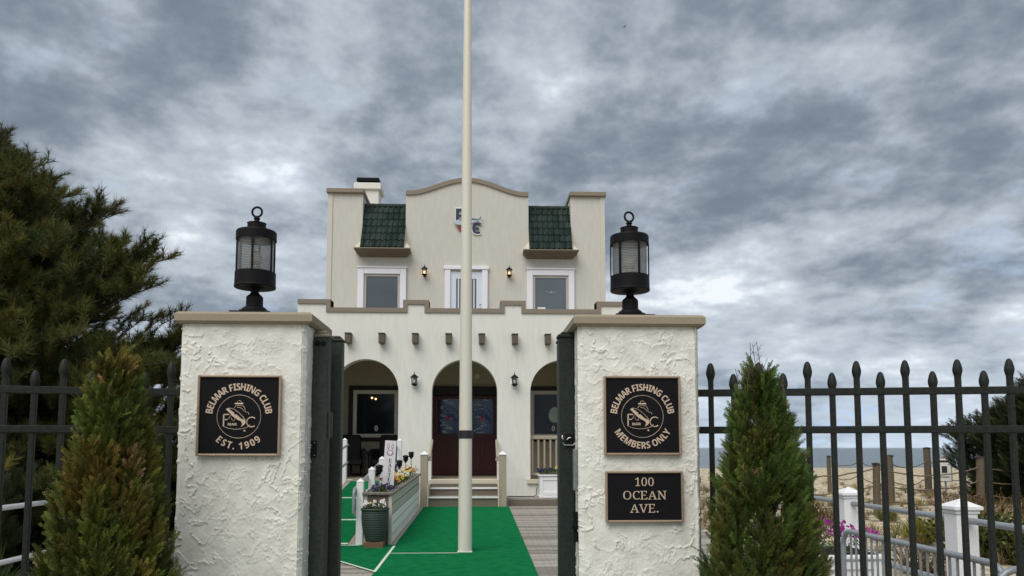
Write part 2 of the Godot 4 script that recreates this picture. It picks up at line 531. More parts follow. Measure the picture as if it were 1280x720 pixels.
func boardwalk() -> void:
	var deck := Node3D.new()
	deck.name = "boardwalk"
	add_child(deck)
	deck.set_meta("kind", "structure")
	var lens := []
	for k in 4:
		var s := Shape.new()
		s.box(Vector3.ZERO, Vector3([5.0, 4.1, 3.42, 4.32][k], 0.04, 0.134), 0.004)
		lens.append(s.mesh())
	var z := 1.5
	var i := 0
	while z > -17.5:
		var y := ramp_y(z) - 0.02
		# two lengths to a row; the joint wanders from row to row
		var wl: int = [0, 1][i % 2]
		var left: float = [5.0, 4.1][wl]
		var right := 8.42 - left
		var joint := -4.65 + left
		var a := obj("board", lens[wl], M["deck%d" % rng.randi_range(0, 3)], deck, Vector3(-4.65 + left * 0.5, y, z), Basis(Vector3.UP, rng.randf_range(-0.0006, 0.0006)))
		var b := obj("board", lens[2] if wl == 0 else lens[3], M["deck%d" % rng.randi_range(0, 3)], deck, Vector3(joint + right * 0.5 + 0.004, y + rng.randf_range(-0.001, 0.001), z), Basis())
		z -= 0.14
		i += 1
	var beam := Shape.new()
	for x in [-4.4, -2.2, -1.0, 0.9, 2.2, 3.5]:
		beam.box(Vector3(x, -0.02, -8.0), Vector3(0.1, 0.12, 18.5), 0.0, Basis(Vector3.RIGHT, 0.0137))
	obj("joist", beam, M.step_wood, deck)

# ------------------------------------------------------------------ clubhouse
func arc_pts(cx: float, cy: float, r: float, a0: float, a1: float, k: int) -> Array:
	var p := []
	for i in k + 1:
		var a := lerpf(a0, a1, float(i) / k)
		p.append(Vector2(cx + r * cos(a), cy + r * sin(a)))
	return p

func coping_band(top: Array, t: float, z0: float, z1: float) -> Shape:
	# a band of thickness t that follows the stepped or curved top line (left to right)
	var inner := []
	for i in top.size():
		var p: Vector2 = top[i]
		var d0: Vector2 = (p - top[i - 1]).normalized() if i > 0 else (top[i + 1] - p).normalized()
		var d1: Vector2 = (top[i + 1] - p).normalized() if i < top.size() - 1 else d0
		var n0 := Vector2(d0.y, -d0.x)
		var n1 := Vector2(d1.y, -d1.x)
		var m := (n0 + n1).normalized()
		inner.append(p + m * (t / max(0.3, m.dot(n0))))
	var poly := PackedVector2Array(top)
	inner.reverse()
	poly.append_array(PackedVector2Array(inner))
	var s := Shape.new()
	s.prism(poly, z0, z1)
	return s

func window_part(parent: Node, called: String, c: Vector3, w: float, h: float, trim: float, frame_m: Material, sash_m: Material, glass_m: Material, depth := 0.07) -> MeshInstance3D:
	# trim boards round the opening are the part; sash, panes and sill are its pieces
	var f := Shape.new()
	var y0 := c.y - h * 0.5
	var y1 := c.y + h * 0.5
	f.box(Vector3(c.x - w * 0.5 + trim * 0.5, c.y, c.z + depth * 0.5), Vector3(trim, h, depth), 0.008)
	f.box(Vector3(c.x + w * 0.5 - trim * 0.5, c.y, c.z + depth * 0.5), Vector3(trim, h, depth), 0.008)
	f.box(Vector3(c.x, y1 - trim * 0.5, c.z + depth * 0.5), Vector3(w - 2 * trim - 0.002, trim, depth * 0.96), 0.008)
	var o := obj(called, f, frame_m, parent)
	var s := Shape.new()
	var iw := w - 2 * trim
	var st := 0.07 if depth > 0.06 else 0.10
	s.box(Vector3(c.x - iw * 0.5 + st * 0.5, c.y - trim * 0.5, c.z + 0.02), Vector3(st, h - trim, 0.05), 0.006)
	s.box(Vector3(c.x + iw * 0.5 - st * 0.5, c.y - trim * 0.5, c.z + 0.02), Vector3(st, h - trim, 0.05), 0.006)
	s.box(Vector3(c.x, y1 - trim - st * 0.5, c.z + 0.02), Vector3(iw - 2 * st - 0.002, st, 0.048), 0.006)
	s.box(Vector3(c.x, y0 + st * 0.5, c.z + 0.02), Vector3(iw - 2 * st - 0.002, st, 0.048), 0.006)
	obj("sash", s, sash_m, o)
	var g := Shape.new()
	g.box(Vector3(c.x, c.y - trim * 0.5, c.z + 0.008), Vector3(iw - 2 * st + 0.004, h - trim - 2 * st + 0.004, 0.012))
	obj("pane", g, glass_m, o)
	return o

func wall_lantern(parent: Node, p: Vector3, lit: bool) -> void:
	var s := Shape.new()
	s.box(p + Vector3(0, -0.02, 0.012), Vector3(0.09, 0.2, 0.02), 0.006)
	s.tube([p + Vector3(0, -0.06, 0.02), p + Vector3(0, -0.1, 0.07), p + Vector3(0, -0.09, 0.13)], 0.012, 8)
	var o := obj("wall_lantern", s, M.lamp_black, parent)
	var q := p + Vector3(0, 0, 0.14)
	var cage := Shape.new()
	cage.lathe([Vector2(0.0, 0.21), Vector2(0.008, 0.205), Vector2(0.008, 0.16), Vector2(0.03, 0.14), Vector2(0.095, 0.085), Vector2(0.1, 0.07), Vector2(0.0, 0.07)], 8, q)
	cage.lathe([Vector2(0.0, -0.12), Vector2(0.03, -0.12), Vector2(0.075, -0.09), Vector2(0.08, -0.075), Vector2(0.0, -0.075)], 8, q)
	for k in 4:
		var a := TAU * (k + 0.5) / 4
		cage.tube([q + Vector3(cos(a) * 0.07, -0.08, sin(a) * 0.07), q + Vector3(cos(a) * 0.085, 0.075, sin(a) * 0.085)], 0.007, 6)
	obj("cage", cage, M.lamp_black, o)
	var gs := Shape.new()
	gs.lathe([Vector2(0.062, -0.074), Vector2(0.076, 0.068)], 8, q)
	obj("lantern_glass", gs, M.clear_pane, o)
	var bulb := Shape.new()
	bulb.ball(q + Vector3(0, -0.015, 0), 0.026, 10, Vector3(1, 1.6, 1))
	obj("bulb", bulb, M.bulb_glow if lit else M.label_white, o)
	if lit:
		var l := OmniLight3D.new()
		l.name = uniq(parent, "lantern_light")
		l.light_energy = 0.006; l.light_color = Color(1.0, 0.8, 0.52); l.light_size = 0.026
		l.omni_range = 8.0; l.omni_attenuation = 2.0; l.shadow_enabled = true
		parent.add_child(l)
		l.position = q + Vector3(0, -0.015, 0.0)
	else:
		var pl := Shape.new()
		pl.lathe([Vector2(0.0, 0.012), Vector2(0.085, 0.010), Vector2(0.1, 0.0)], 20, p + Vector3(0, -0.06, 0.0), true, Basis(Vector3.RIGHT, PI / 2).scaled_local(Vector3(1, 1, 1.35)))
		obj("back_plate", pl, M.white_paint, o)

func tile_mesh(w: float, l: float) -> ArrayMesh:
	# one S-shaped roof tile: crest and trough, a thick rounded lower edge; y runs up the slope, z out of it
	var s := Shape.new()
	var k := 8
	var prof := []
	for i in k + 1:
		var t := float(i) / k
		prof.append(Vector2((t - 0.5) * w, 0.022 * (1.0 - cos(TAU * clampf(t * 1.25 - 0.05, 0.0, 1.0))) * 0.9))
	for i in k:
		var a: Vector2 = prof[i]
		var b: Vector2 = prof[i + 1]
		var na := Vector3(-(b.y - a.y), 0, b.x - a.x).normalized()
		s.quad(Vector3(a.x, 0, a.y + 0.03), Vector3(b.x, 0, b.y + 0.03), Vector3(b.x, l, b.y + 0.004), Vector3(a.x, l, a.y + 0.004), na)
		s.quad(Vector3(a.x, 0, a.y + 0.03), Vector3(b.x, 0, b.y + 0.03), Vector3(b.x, 0, b.y + 0.006), Vector3(a.x, 0, a.y + 0.006), Vector3(0, -1, 0))
	return s.mesh()

func mansard(parent: Node, sgn: float, tiles: Array, cap: Mesh) -> void:
	# little tiled roof set in the notch between tower and gable
	var u0 := 1.757 * sgn
	var u1 := 2.98 * sgn
	var lo: float = min(u0, u1)
	var hi: float = max(u0, u1)
	var bot := Vector3(0, 7.12, 0.40 + UZ - FZ)
	var top := Vector3(0, 8.52, -0.36 + UZ - FZ)
	var slope := (top - bot)
	var ln := slope.length()
	var up := slope / ln
	var out := Vector3(0, up.z, -up.y)
	if out.z < 0: out = -out
	var s := Shape.new()
	var pl := [Vector3(lo, bot.y, bot.z), Vector3(hi, bot.y, bot.z), Vector3(hi, top.y, top.z), Vector3(lo, top.y, top.z)]
	s.quad(pl[0], pl[1], pl[2], pl[3], out)
	s.quad(Vector3(lo, top.y, top.z), Vector3(hi, top.y, top.z), Vector3(hi, top.y - 0.5, -2.5 + UZ - FZ), Vector3(lo, top.y - 0.5, -2.5 + UZ - FZ), Vector3.UP)
	var roof := obj("roof", s, M.tile_c, parent)
	var cols := 8
	var rows := 6
	var tw := (hi - lo) / cols
	for r in rows:
		for cidx in cols:
			var p := bot + up * (ln * r / rows) + out * 0.012
			p.x = lo + tw * (cidx + 0.5)
			obj("tile", tiles[0], M[["tile", "tile_b", "tile", "tile_c"][rng.randi_range(0, 3)]], roof, p + out * rng.randf_range(0, 0.006), Basis(Vector3.RIGHT, up, out) * Basis(Vector3(0, 0, 1), rng.randf_range(-0.012, 0.012)))
	for cidx in 4:
		var p := top + Vector3(lo + (hi - lo) * (cidx + 0.5) / 4, 0.03, 0.0)
		obj("ridge_tile", cap, M.tile_b, roof, p, Basis(Vector3(0, 0, 1), -0.02))
	# pale cheeks at both sides where the roof stands out from the wall
	for e in [lo, hi]:
		var ch := Shape.new()
		var o: float = -0.17 if e == lo else 0.17
		var wz := UZ - FZ
		var a := Vector3(e, 7.46, wz + 0.004); var b := Vector3(e, 7.12, wz + 0.41); var c2 := Vector3(e + o, 7.12, wz + 0.41); var d := Vector3(e + o * 0.96, 7.12, wz + 0.004)
		ch.tri(a, b, c2); ch.tri(a, c2, d)
		ch.tri(Vector3(e, 7.86, wz + 0.002), b, Vector3(e, 7.12, wz + 0.002))
		ch.facing(b, c2, c2 - Vector3(0, 0.02, 0), b - Vector3(0, 0.02, 0), Vector3(e, 7.3, wz))
		obj("cheek", ch, M.cream_edge, roof)
	# moulded eave with mitred ends, stepping back to the wall
	var ev := Shape.new()
	var prof := [Vector2(0.46, 7.12), Vector2(0.47, 7.09), Vector2(0.43, 7.075), Vector2(0.40, 7.05), Vector2(0.31, 7.035), Vector2(0.24, 7.02), Vector2(0.21, 6.99), Vector2(0.15, 6.98), Vector2(0.13, 6.955), Vector2(0.0, 6.955)]
	var wz2 := UZ - FZ
	for i in prof.size() - 1:
		var a: Vector2 = prof[i]
		var b: Vector2 = prof[i + 1]
		var ea: float = 0.17 * a.x / 0.46
		var eb: float = 0.17 * b.x / 0.46
		var mid := Vector3((lo + hi) * 0.5, 7.0, wz2 + 0.1)
		ev.facing(Vector3(lo - ea, a.y, wz2 + a.x), Vector3(hi + ea, a.y, wz2 + a.x), Vector3(hi + eb, b.y, wz2 + b.x), Vector3(lo - eb, b.y, wz2 + b.x), mid)
		ev.facing(Vector3(lo - ea, a.y, wz2 + a.x), Vector3(lo - eb, b.y, wz2 + b.x), Vector3(lo - eb, b.y, wz2), Vector3(lo - ea, a.y, wz2), mid)
		ev.facing(Vector3(hi + ea, a.y, wz2 + a.x), Vector3(hi + eb, b.y, wz2 + b.x), Vector3(hi + eb, b.y, wz2), Vector3(hi + ea, a.y, wz2), mid)
	ev.quad(Vector3(lo - 0.17, 7.118, wz2 + 0.46), Vector3(hi + 0.17, 7.118, wz2 + 0.46), Vector3(hi + 0.17, 7.118, wz2), Vector3(lo - 0.17, 7.118, wz2), Vector3.UP)
	obj("eave_moulding", ev, M.eave, roof)

func clubhouse() -> void:
	var t := thing("clubhouse", "cream stucco clubhouse with three arches, stepped parapet and curved gable", "building", Vector3(CX, 0, FZ))
	var half := 3.95
	# ground floor front: piers, arches and stepped parapet in one wall
	var top := [Vector2(-half, 5.07), Vector2(-3.175, 5.07), Vector2(-3.175, 4.875), Vector2(-1.465, 4.875), Vector2(-1.465, 5.07), Vector2(-0.85, 5.07), Vector2(-0.85, 4.875), Vector2(0.85, 4.875), Vector2(0.85, 5.07), Vector2(1.465, 5.07), Vector2(1.465, 4.875), Vector2(3.175, 4.875), Vector2(3.175, 5.07), Vector2(half, 5.07)]
	var poly := PackedVector2Array()
	poly.append(Vector2(-half, PF))
	for cx in [-2.325, 0.01, 2.345]:
		poly.append(Vector2(cx - 0.775, PF))
		poly.append_array(PackedVector2Array(arc_pts(cx, 2.875, 0.775, PI, 0.0, 40)))
		poly.append(Vector2(cx + 0.775, PF))
	poly.append(Vector2(half, PF))
	var tr := top.duplicate()
	tr.reverse()
	poly.append_array(PackedVector2Array(tr))
	var s := Shape.new()
	s.prism(poly, 0.0, -0.34)
	var fw := obj("front_wall", s, M.stucco_low, t)
	obj("coping", coping_band(top, 0.105, 0.035, -0.375), M.coping, fw)
	# base below the porch floor
	var base := Shape.new()
	base.box(Vector3(-2.35, 0.31, -0.17), Vector3(3.2, 1.02, 0.336))
	base.box(Vector3(2.36, 0.31, -0.17), Vector3(3.2, 1.02, 0.336))
	base.box(Vector3(0, 0.1, -0.3), Vector3(1.6, 0.6, 0.3))
	obj("base_wall", base, M.stucco_low, t)
	# side and rear walls of both storeys
	var side := Shape.new()
	for sg in [-1.0, 1.0]:
		side.box(Vector3(sg * (half - 0.12), 2.3, -6.84), Vector3(0.24, 5.2, 13.0))
		side.box(Vector3(sg * (half - 0.12), 4.98, -1.8), Vector3(0.236, 0.17, 2.9))
	side.box(Vector3(0, 2.3, -13.44), Vector3(7.9, 5.2, 0.2))
	obj("side_wall", side, M.stucco_low, t)
	# porch: floor, ceiling (the roof terrace), back wall with openings
	var fl := Shape.new()
	fl.box(Vector3(0, PF - 0.06, -1.6), Vector3(7.6, 0.12, 2.4), 0.0)
	obj("porch_floor", fl, M.tan_paint, t)
	var sill := Shape.new()
	for cx in [-2.325, 2.345]:
		sill.box(Vector3(cx, PF - 0.055, -0.1), Vector3(1.72, 0.11, 0.34), 0.012)
	sill.box(Vector3(0.01, PF - 0.055, -0.07), Vector3(1.66, 0.11, 0.42), 0.012)
	obj("sill", sill, M.cream_edge, t)
	var ceil_ := Shape.new()
	ceil_.box(Vector3(0, 4.45, -1.9), Vector3(7.6, 0.5, 3.1))
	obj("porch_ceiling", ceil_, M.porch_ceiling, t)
	var terr := Shape.new()
	terr.box(Vector3(0, 4.73, -1.87), Vector3(7.4, 0.05, 3.05))
	obj("terrace_floor", terr, M.coping, t)
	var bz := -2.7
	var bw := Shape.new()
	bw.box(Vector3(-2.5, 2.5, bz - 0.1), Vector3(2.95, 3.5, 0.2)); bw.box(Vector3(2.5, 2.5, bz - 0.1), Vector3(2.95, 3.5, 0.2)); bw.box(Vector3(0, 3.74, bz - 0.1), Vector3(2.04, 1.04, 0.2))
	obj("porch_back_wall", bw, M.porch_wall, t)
	# wainscot panels under the porch windows
	for cx in [-2.45, 2.3]:
		var wp := Shape.new()
		for e in [-0.62, 0.62]: wp.box(Vector3(cx + e, 1.3, bz + 0.012), Vector3(0.05, 0.9, 0.024), 0.006)
		for e in [0.85, 1.75]: wp.box(Vector3(cx, e, bz + 0.011), Vector3(1.19, 0.05, 0.022), 0.006)
		obj("wall_panel", wp, M.dark_trim, t)
	# porch windows
	for d in [[-2.435, 1.19], [2.36, 1.19]]:
		var w := window_part(t, "porch_window", Vector3(d[0], 2.53, bz), d[1] + 0.26, 1.40, 0.12, M.dark_trim, M.porch_sash, M.glass_low, 0.05)
		var sl := Shape.new()
		sl.box(Vector3(d[0], 1.80, bz + 0.04), Vector3(1.5, 0.07, 0.08), 0.008)
		obj("sill", sl, M.dark_trim, w)
		var badge := Shape.new()
		badge.lathe([Vector2(0, 0.004), Vector2(0.062, 0.004), Vector2(0.062, 0.0)], 18, Vector3(d[0] + 0.02, 2.08, bz + 0.016), false, Basis(Vector3.RIGHT, PI / 2).scaled_local(Vector3(0.8, 1, 1.3)))
		obj("oval_sticker", badge, M.label_white, w)
		var num := Shape.new()
		num.box(Vector3(d[0] + 0.02, 2.08, bz + 0.021), Vector3(0.018, 0.075, 0.004))
		obj("sticker_mark", num, M.label_ink, w)
		if d[0] < 0:
			for q in [Vector2(-0.10, 2.90), Vector2(0.0, 2.87)]:
				var bl := Shape.new()
				bl.ball(Vector3(d[0] + q.x, q.y, bz + 0.05), 0.028, 10)
				obj("bulb", bl, M.bulb_glow, w)  # glowing ball stands for a porch lamp reflected in the pane
		else:
			var egg := []
			for k in 24:
				var a := TAU * k / 24
				egg.append(Vector2(cos(a) * 0.155 * (1.0 - 0.12 * sin(a)), sin(a) * 0.215))
			var es := Shape.new()
			es.prism(PackedVector2Array(egg), 0.004, 0.0, Transform3D(Basis(), Vector3(d[0] + 0.05, 2.45, bz + 0.015)))
			obj("egg_decoration", es, M.egg_green, w)
	# double entrance doors
	var df := Shape.new()
	df.box(Vector3(0, 3.10, bz + 0.02), Vector3(2.04, 0.24, 0.16), 0.01)
	for e in [-0.97, 0.97]: df.box(Vector3(e, 1.91, bz + 0.02), Vector3(0.1, 2.14, 0.16), 0.01)
	obj("door_frame", df, M.door_frame, t)
	for sg in [-1.0, 1.0]:
		var c := Vector3(sg * 0.455 - 0.0, 0, bz - 0.02)
		var ds := Shape.new()
		ds.box(c + Vector3(0, 1.38, 0), Vector3(0.9, 1.1, 0.06), 0.006)
		ds.box(c + Vector3(-0.375, 2.45, 0), Vector3(0.15, 1.04, 0.06), 0.006)
		ds.box(c + Vector3(0.375, 2.45, 0), Vector3(0.15, 1.04, 0.06), 0.006)
		ds.box(c + Vector3(0, 2.925, 0), Vector3(0.598, 0.09, 0.06), 0.006)
		var door := obj("entrance_door", ds, M.door_red, t)
		for e in [-0.2, 0.2]:
			var pn := Shape.new()
			pn.box(c + Vector3(e, 1.35, 0.034), Vector3(0.3, 0.82, 0.012), 0.006)
			obj("door_panel", pn, M.door_red, door)
		var g := Shape.new()
		g.box(c + Vector3(0, 2.405, 0), Vector3(0.6, 0.95, 0.03))
		obj("pane", g, M.glass_door, door)
		etched(door, c + Vector3(0, 2.4, 0.018), sg)
		var hd := Shape.new()
		hd.tube([c + Vector3(-sg * 0.38, 1.75, 0.05), c + Vector3(-sg * 0.38, 1.92, 0.06)], 0.012, 8)
		hd.ball(c + Vector3(-sg * 0.38, 1.68, 0.05), 0.028, 10)
		obj("handle", hd, M.lamp_black, door)
	var kick := Shape.new()
	kick.box(Vector3(0, 0.83, bz + 0.2), Vector3(1.7, 0.02, 0.5), 0.004)
	obj("door_mat", kick, M.wicker, t)
	var globe := Shape.new()
	globe.lathe([Vector2(0, 0.03), Vector2(0.05, 0.025), Vector2(0.075, 0.0)], 18, Vector3(0.3, 3.5, bz), true, Basis(Vector3.RIGHT, PI / 2))
	obj("round_wall_vent", globe, M.porch_ceiling, t)
	# rooms behind the glass stay dark
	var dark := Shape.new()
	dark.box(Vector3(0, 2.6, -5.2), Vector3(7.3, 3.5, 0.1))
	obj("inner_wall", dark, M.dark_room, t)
	# corbels
	for i in 10:
		var x := (i - 4.5) * 0.785 + 0.02
		var cb := Shape.new()
		cb.box(Vector3(x, 4.115, 0.115), Vector3(0.135, 0.225, 0.23), 0.012)
		var co := obj("corbel", cb, M.corbel_wood, t)
		var cc := Shape.new()
		cc.box(Vector3(x, 4.239, 0.122), Vector3(0.16, 0.02, 0.25), 0.004)
		obj("corbel_cap", cc, M.eave, co)
	wall_lantern(t, Vector3(-1.17, 3.13, 0.0), false)
	wall_lantern(t, Vector3(1.19, 3.13, 0.0), false)
	# porch railing in the right arch
	var rl := Shape.new()
	rl.box(Vector3(2.345, 1.80, -0.16), Vector3(1.55, 0.09, 0.07), 0.012)
	var pr := obj("porch_railing", rl, M.tan_paint, t)
	var r0 := Shape.new()
	r0.box(Vector3(2.345, 0.93, -0.16), Vector3(1.55, 0.06, 0.05), 0.01)
	obj("bottom_rail", r0, M.tan_paint, pr)
	for k in 11:
		var bs := Shape.new()
		bs.box(Vector3(1.63 + 0.143 * k, 1.357, -0.16), Vector3(0.042, 0.79, 0.042), 0.004)
		obj("baluster", bs, M.tan_paint, pr)

	# ---- upper storey
	var wz := UZ - FZ
	var up := PackedVector2Array([Vector2(-3.97, 4.6), Vector2(3.97, 4.6), Vector2(3.97, 8.9), Vector2(2.98, 8.9), Vector2(2.98, 7.0), Vector2(1.757, 7.0)])
	var gab := []
	for k in 41:
		var u := lerpf(-1.757, 1.757, k / 40.0)
		var f: float = 0.5 + 0.5 * cos(PI * clampf(abs(u) / 1.62, 0.0, 1.0))
		gab.append(Vector2(u, 8.9 + 0.40 * pow(f, 0.85)))
	var gr := gab.duplicate()
	gr.reverse()
	up.append_array(PackedVector2Array(gr))
	up.append_array(PackedVector2Array([Vector2(-1.757, 7.0), Vector2(-2.98, 7.0), Vector2(-2.98, 8.9), Vector2(-3.97, 8.9)]))
	var us := Shape.new()
	us.prism(up, wz, wz - 0.3)
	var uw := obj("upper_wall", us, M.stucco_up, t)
	obj("gable_coping", coping_band(gab, 0.12, wz + 0.05, wz - 0.36), M.coping, uw)
	for sg in [-1.0, 1.0]:
		var a: float = min(sg * 2.98, sg * 3.97)
		var b: float = max(sg * 2.98, sg * 3.97)
		var tc := Shape.new()
		tc.box(Vector3((a + b) * 0.5, 8.86, wz - 0.55), Vector3(b - a + 0.07, 0.13, 1.3), 0.012)
		obj("tower_coping", tc, M.coping, uw)
		var tb := Shape.new()
		tb.box(Vector3(sg * 3.04, 7.9, wz - 0.75), Vector3(0.12, 1.84, 0.9))
		tb.box(Vector3(sg * 3.475, 7.9, wz - 1.26), Vector3(0.75, 1.84, 0.12))
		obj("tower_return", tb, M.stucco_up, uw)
		# thin corner board line down the outer edge
		var cl := Shape.new()
		cl.box(Vector3(sg * 3.90, 6.7, wz + 0.012), Vector3(0.14, 4.19, 0.024), 0.004)
		obj("corner_board", cl, M.stucco_up, uw)
		var gt := Shape.new()
		gt.box(Vector3(sg * 1.697, 7.96, wz - 0.75), Vector3(0.12, 1.72, 0.9))
		obj("gable_return", gt, M.stucco_up, uw)
	var usd := Shape.new()
	for sg in [-1.0, 1.0]: usd.box(Vector3(sg * 3.85, 6.6, wz - 5.05), Vector3(0.236, 3.4, 9.5))
	usd.box(Vector3(0, 6.6, wz - 9.9), Vector3(7.94, 3.4, 0.2))
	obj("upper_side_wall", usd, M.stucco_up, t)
	var ur := Shape.new()
	ur.box(Vector3(0, 8.2, wz - 5.3), Vector3(7.4, 0.16, 9.0))
	obj("flat_roof", ur, M.coping, t)
	var tm := tile_mesh(1.223 / 8.0, 0.31)
	var rc := Shape.new()
	rc.tube([Vector3(-0.16, 0, 0), Vector3(0.16, 0.012, 0)], 0.075, 10)
	var cap := rc.mesh()
	mansard(t, -1.0, [tm], cap)
	mansard(t, 1.0, [tm], cap)
	# chimney
	var cs := Shape.new()
	cs.box(Vector3(-3.3, 8.9, -6.8), Vector3(0.72, 2.2, 0.72), 0.01)
	var ch := obj("chimney", cs, M.stucco_low, t)
	var cc2 := Shape.new()
	cc2.box(Vector3(-3.3, 10.06, -6.8), Vector3(0.88, 0.22, 0.88), 0.02)
	obj("chimney_cap", cc2, M.stucco_low, ch)
	var cv := Shape.new()
	cv.box(Vector3(-3.3, 10.30, -6.8), Vector3(0.74, 0.14, 0.74), 0.03)
	for e in [Vector2(-0.3, -0.3), Vector2(0.3, -0.3), Vector2(-0.3, 0.3), Vector2(0.3, 0.3)]: cv.box(Vector3(-3.3 + e.x, 10.2, -6.8 + e.y), Vector3(0.05, 0.1, 0.05))
	obj("chimney_cover", cv, M.lamp_black, ch)
	# upper windows and door
	for u in [-2.40, 2.385]:
		var w := window_part(t, "upper_window", Vector3(u, 5.93, wz), 1.36, 1.40, 0.17, M.window_frame, M.sash, M.glass_up, 0.09)
		var hd := Shape.new()
		hd.box(Vector3(u, 6.645, wz + 0.06), Vector3(1.40, 0.035, 0.12), 0.006)
		obj("head_trim", hd, M.window_frame, w)
		if u > 0:
			var lb := Shape.new()
			lb.box(Vector3(u - 0.26, 5.50, wz + 0.018), Vector3(0.22, 0.1, 0.004))
			obj("window_notice", lb, M.label_white, w)
			var fx := Shape.new()
			for k in 5:
				var a := TAU * k / 5 + 0.3
				fx.tube([Vector3(u + 0.02, 5.98, wz + 0.022), Vector3(u + 0.02 + cos(a) * 0.16, 5.98 + sin(a) * 0.05, wz + 0.022)], 0.006, 5)
			fx.ball(Vector3(u + 0.02, 5.97, wz + 0.022), 0.022, 8)
			obj("lamp_seen_in_glass", fx, M.logo_silver, w)
	var dt := Shape.new()
	for e in [-0.53, 0.53]: dt.box(Vector3(e - 0.02, 5.66, wz + 0.04), Vector3(0.16, 1.9, 0.08), 0.008)
	dt.box(Vector3(-0.02, 6.66, wz + 0.05), Vector3(1.28, 0.10, 0.1), 0.008)
	obj("terrace_door_frame", dt, M.window_frame, t)
	var dd := Shape.new()
	dd.box(Vector3(-0.39, 5.63, wz + 0.012), Vector3(0.16, 1.85, 0.024)); dd.box(Vector3(0.35, 5.63, wz + 0.012), Vector3(0.16, 1.85, 0.024)); dd.box(Vector3(-0.02, 6.45, wz + 0.011), Vector3(0.58, 0.2, 0.022)); dd.box(Vector3(-0.02, 5.1, wz + 0.011), Vector3(0.58, 0.6, 0.022))
	var tdoor := obj("terrace_door", dd, M.door_pale, t)
	var dg := Shape.new()
	dg.box(Vector3(-0.02, 5.88, wz + 0.006), Vector3(0.56, 0.94, 0.01))
	obj("pane", dg, M.glass_up, tdoor)
	var db := Shape.new()
	for e in [-0.24, 0.20]: db.box(Vector3(e, 5.88, wz + 0.02), Vector3(0.03, 0.90, 0.02))
	obj("glazing_bead", db, M.window_frame, tdoor)
	var dk := Shape.new()
	dk.ball(Vector3(0.37, 5.5, wz + 0.06), 0.035, 10); dk.ball(Vector3(0.37, 5.62, wz + 0.04), 0.024, 10)
	obj("door_knob", dk, M.steel, tdoor)
	wall_lantern(t, Vector3(-1.2, 6.52, wz), true)
	wall_lantern(t, Vector3(1.2, 6.52, wz), true)
	club_logo(t, Vector3(0.02, 8.0, wz + 0.01))
	# armchairs on the porch
	armchair(Vector3(CX - 2.05, PF, FZ - 1.9), -0.35, "black wicker armchair below the left porch window, right one of the pair")
	armchair(Vector3(CX - 2.95, PF, FZ - 1.7), 0.3, "black wicker armchair at the far left of the porch beside the white rail")

func etched(door: Node, c: Vector3, sg: float) -> void:
	# frosted glass picture: pale waves, a leaping dark fish and a red lure
	var r2 := RandomNumberGenerator.new()
	r2.seed = 31 + int(sg)
	var w := Shape.new()
	for k in 18:
		var y := -0.44 + 0.055 * k + r2.randf_range(-0.015, 0.015)
		var x := r2.randf_range(-0.26, 0.05)
		var l := r2.randf_range(0.06, 0.24)
		if sg > 0 and k % 2: l *= 0.4
		var pts := []
		for q in 6: pts.append(c + Vector3(x + l * q / 5.0, y + 0.012 * sin(q * 1.8 + k), 0))
		w.tube(pts, 0.010, 4)
	obj("etched_waves", w, M.etch_white, door).set_meta("kind", "stuff")
	w.ball(c + Vector3(0.08, -0.14, 0), 0.09, 8, Vector3(1.3, 0.5, 0.04)); w.ball(c + Vector3(-0.12, 0.02, 0), 0.06, 8, Vector3(1.0, 1.4, 0.05))
	var body := PackedVector2Array()
	for k in 20:
		var a := TAU * k / 20
		body.append(Vector2(cos(a) * 0.20, sin(a) * 0.075))
	var f := Shape.new()
	f.prism(body, 0.006, 0.0, Transform3D(Basis(Vector3(0, 0, 1), -0.7), c + Vector3(0.03, 0.04, 0)))
	f.prism(PackedVector2Array([Vector2(0.17, 0), Vector2(0.29, 0.1), Vector2(0.25, 0), Vector2(0.29, -0.1)]), 0.006, 0.0, Transform3D(Basis(Vector3(0, 0, 1), -0.7), c + Vector3(0.03, 0.04, 0)))
	f.tube([c + Vector3(-0.16, 0.2, 0.004), c + Vector3(0, 0.27, 0.004), c + Vector3(0.16, 0.2, 0.004), c + Vector3(0.23, 0.05, 0.004)], 0.009, 5)
	obj("etched_fish", f, M.etch_blue, door)
	var l2 := Shape.new()
	l2.ball(c + Vector3(-0.04, -0.06, 0.006), 0.05, 10, Vector3(1.1, 0.9, 0.2))
	l2.ball(c + Vector3(0.05, -0.02, 0.006), 0.03, 8, Vector3(1.1, 0.9, 0.2))
	obj("etched_lure", l2, M.etch_red, door)

func armchair(at: Vector3, turn: float, label: String) -> void:
	var t := thing("armchair", label, "armchair", at, turn, "armchairs on the porch")
	var s := Shape.new()
	s.box(Vector3(0, 0.36, 0), Vector3(0.58, 0.14, 0.56), 0.04)
	obj("seat", s, M.wicker, t)
	var b := Shape.new()
	b.box(Vector3(0, 0.72, -0.27), Vector3(0.66, 0.72, 0.1), 0.045, Basis(Vector3.RIGHT, -0.15))
	obj("backrest", b, M.wicker, t)
	for sg in [-1.0, 1.0]:
		var a := Shape.new()
		a.box(Vector3(sg * 0.34, 0.42, 0.0), Vector3(0.09, 0.42, 0.6), 0.03)
		a.tube([Vector3(sg * 0.34, 0.65, -0.28), Vector3(sg * 0.35, 0.66, 0.1), Vector3(sg * 0.35, 0.58, 0.32)], 0.055, 10)
		obj("armrest", a, M.wicker, t)
		for z in [-0.24, 0.24]:
			var l := Shape.new()
			l.tube([Vector3(sg * 0.32, 0, z), Vector3(sg * 0.32, 0.25, z)], 0.025, 8)
			obj("leg", l, M.wicker, t)

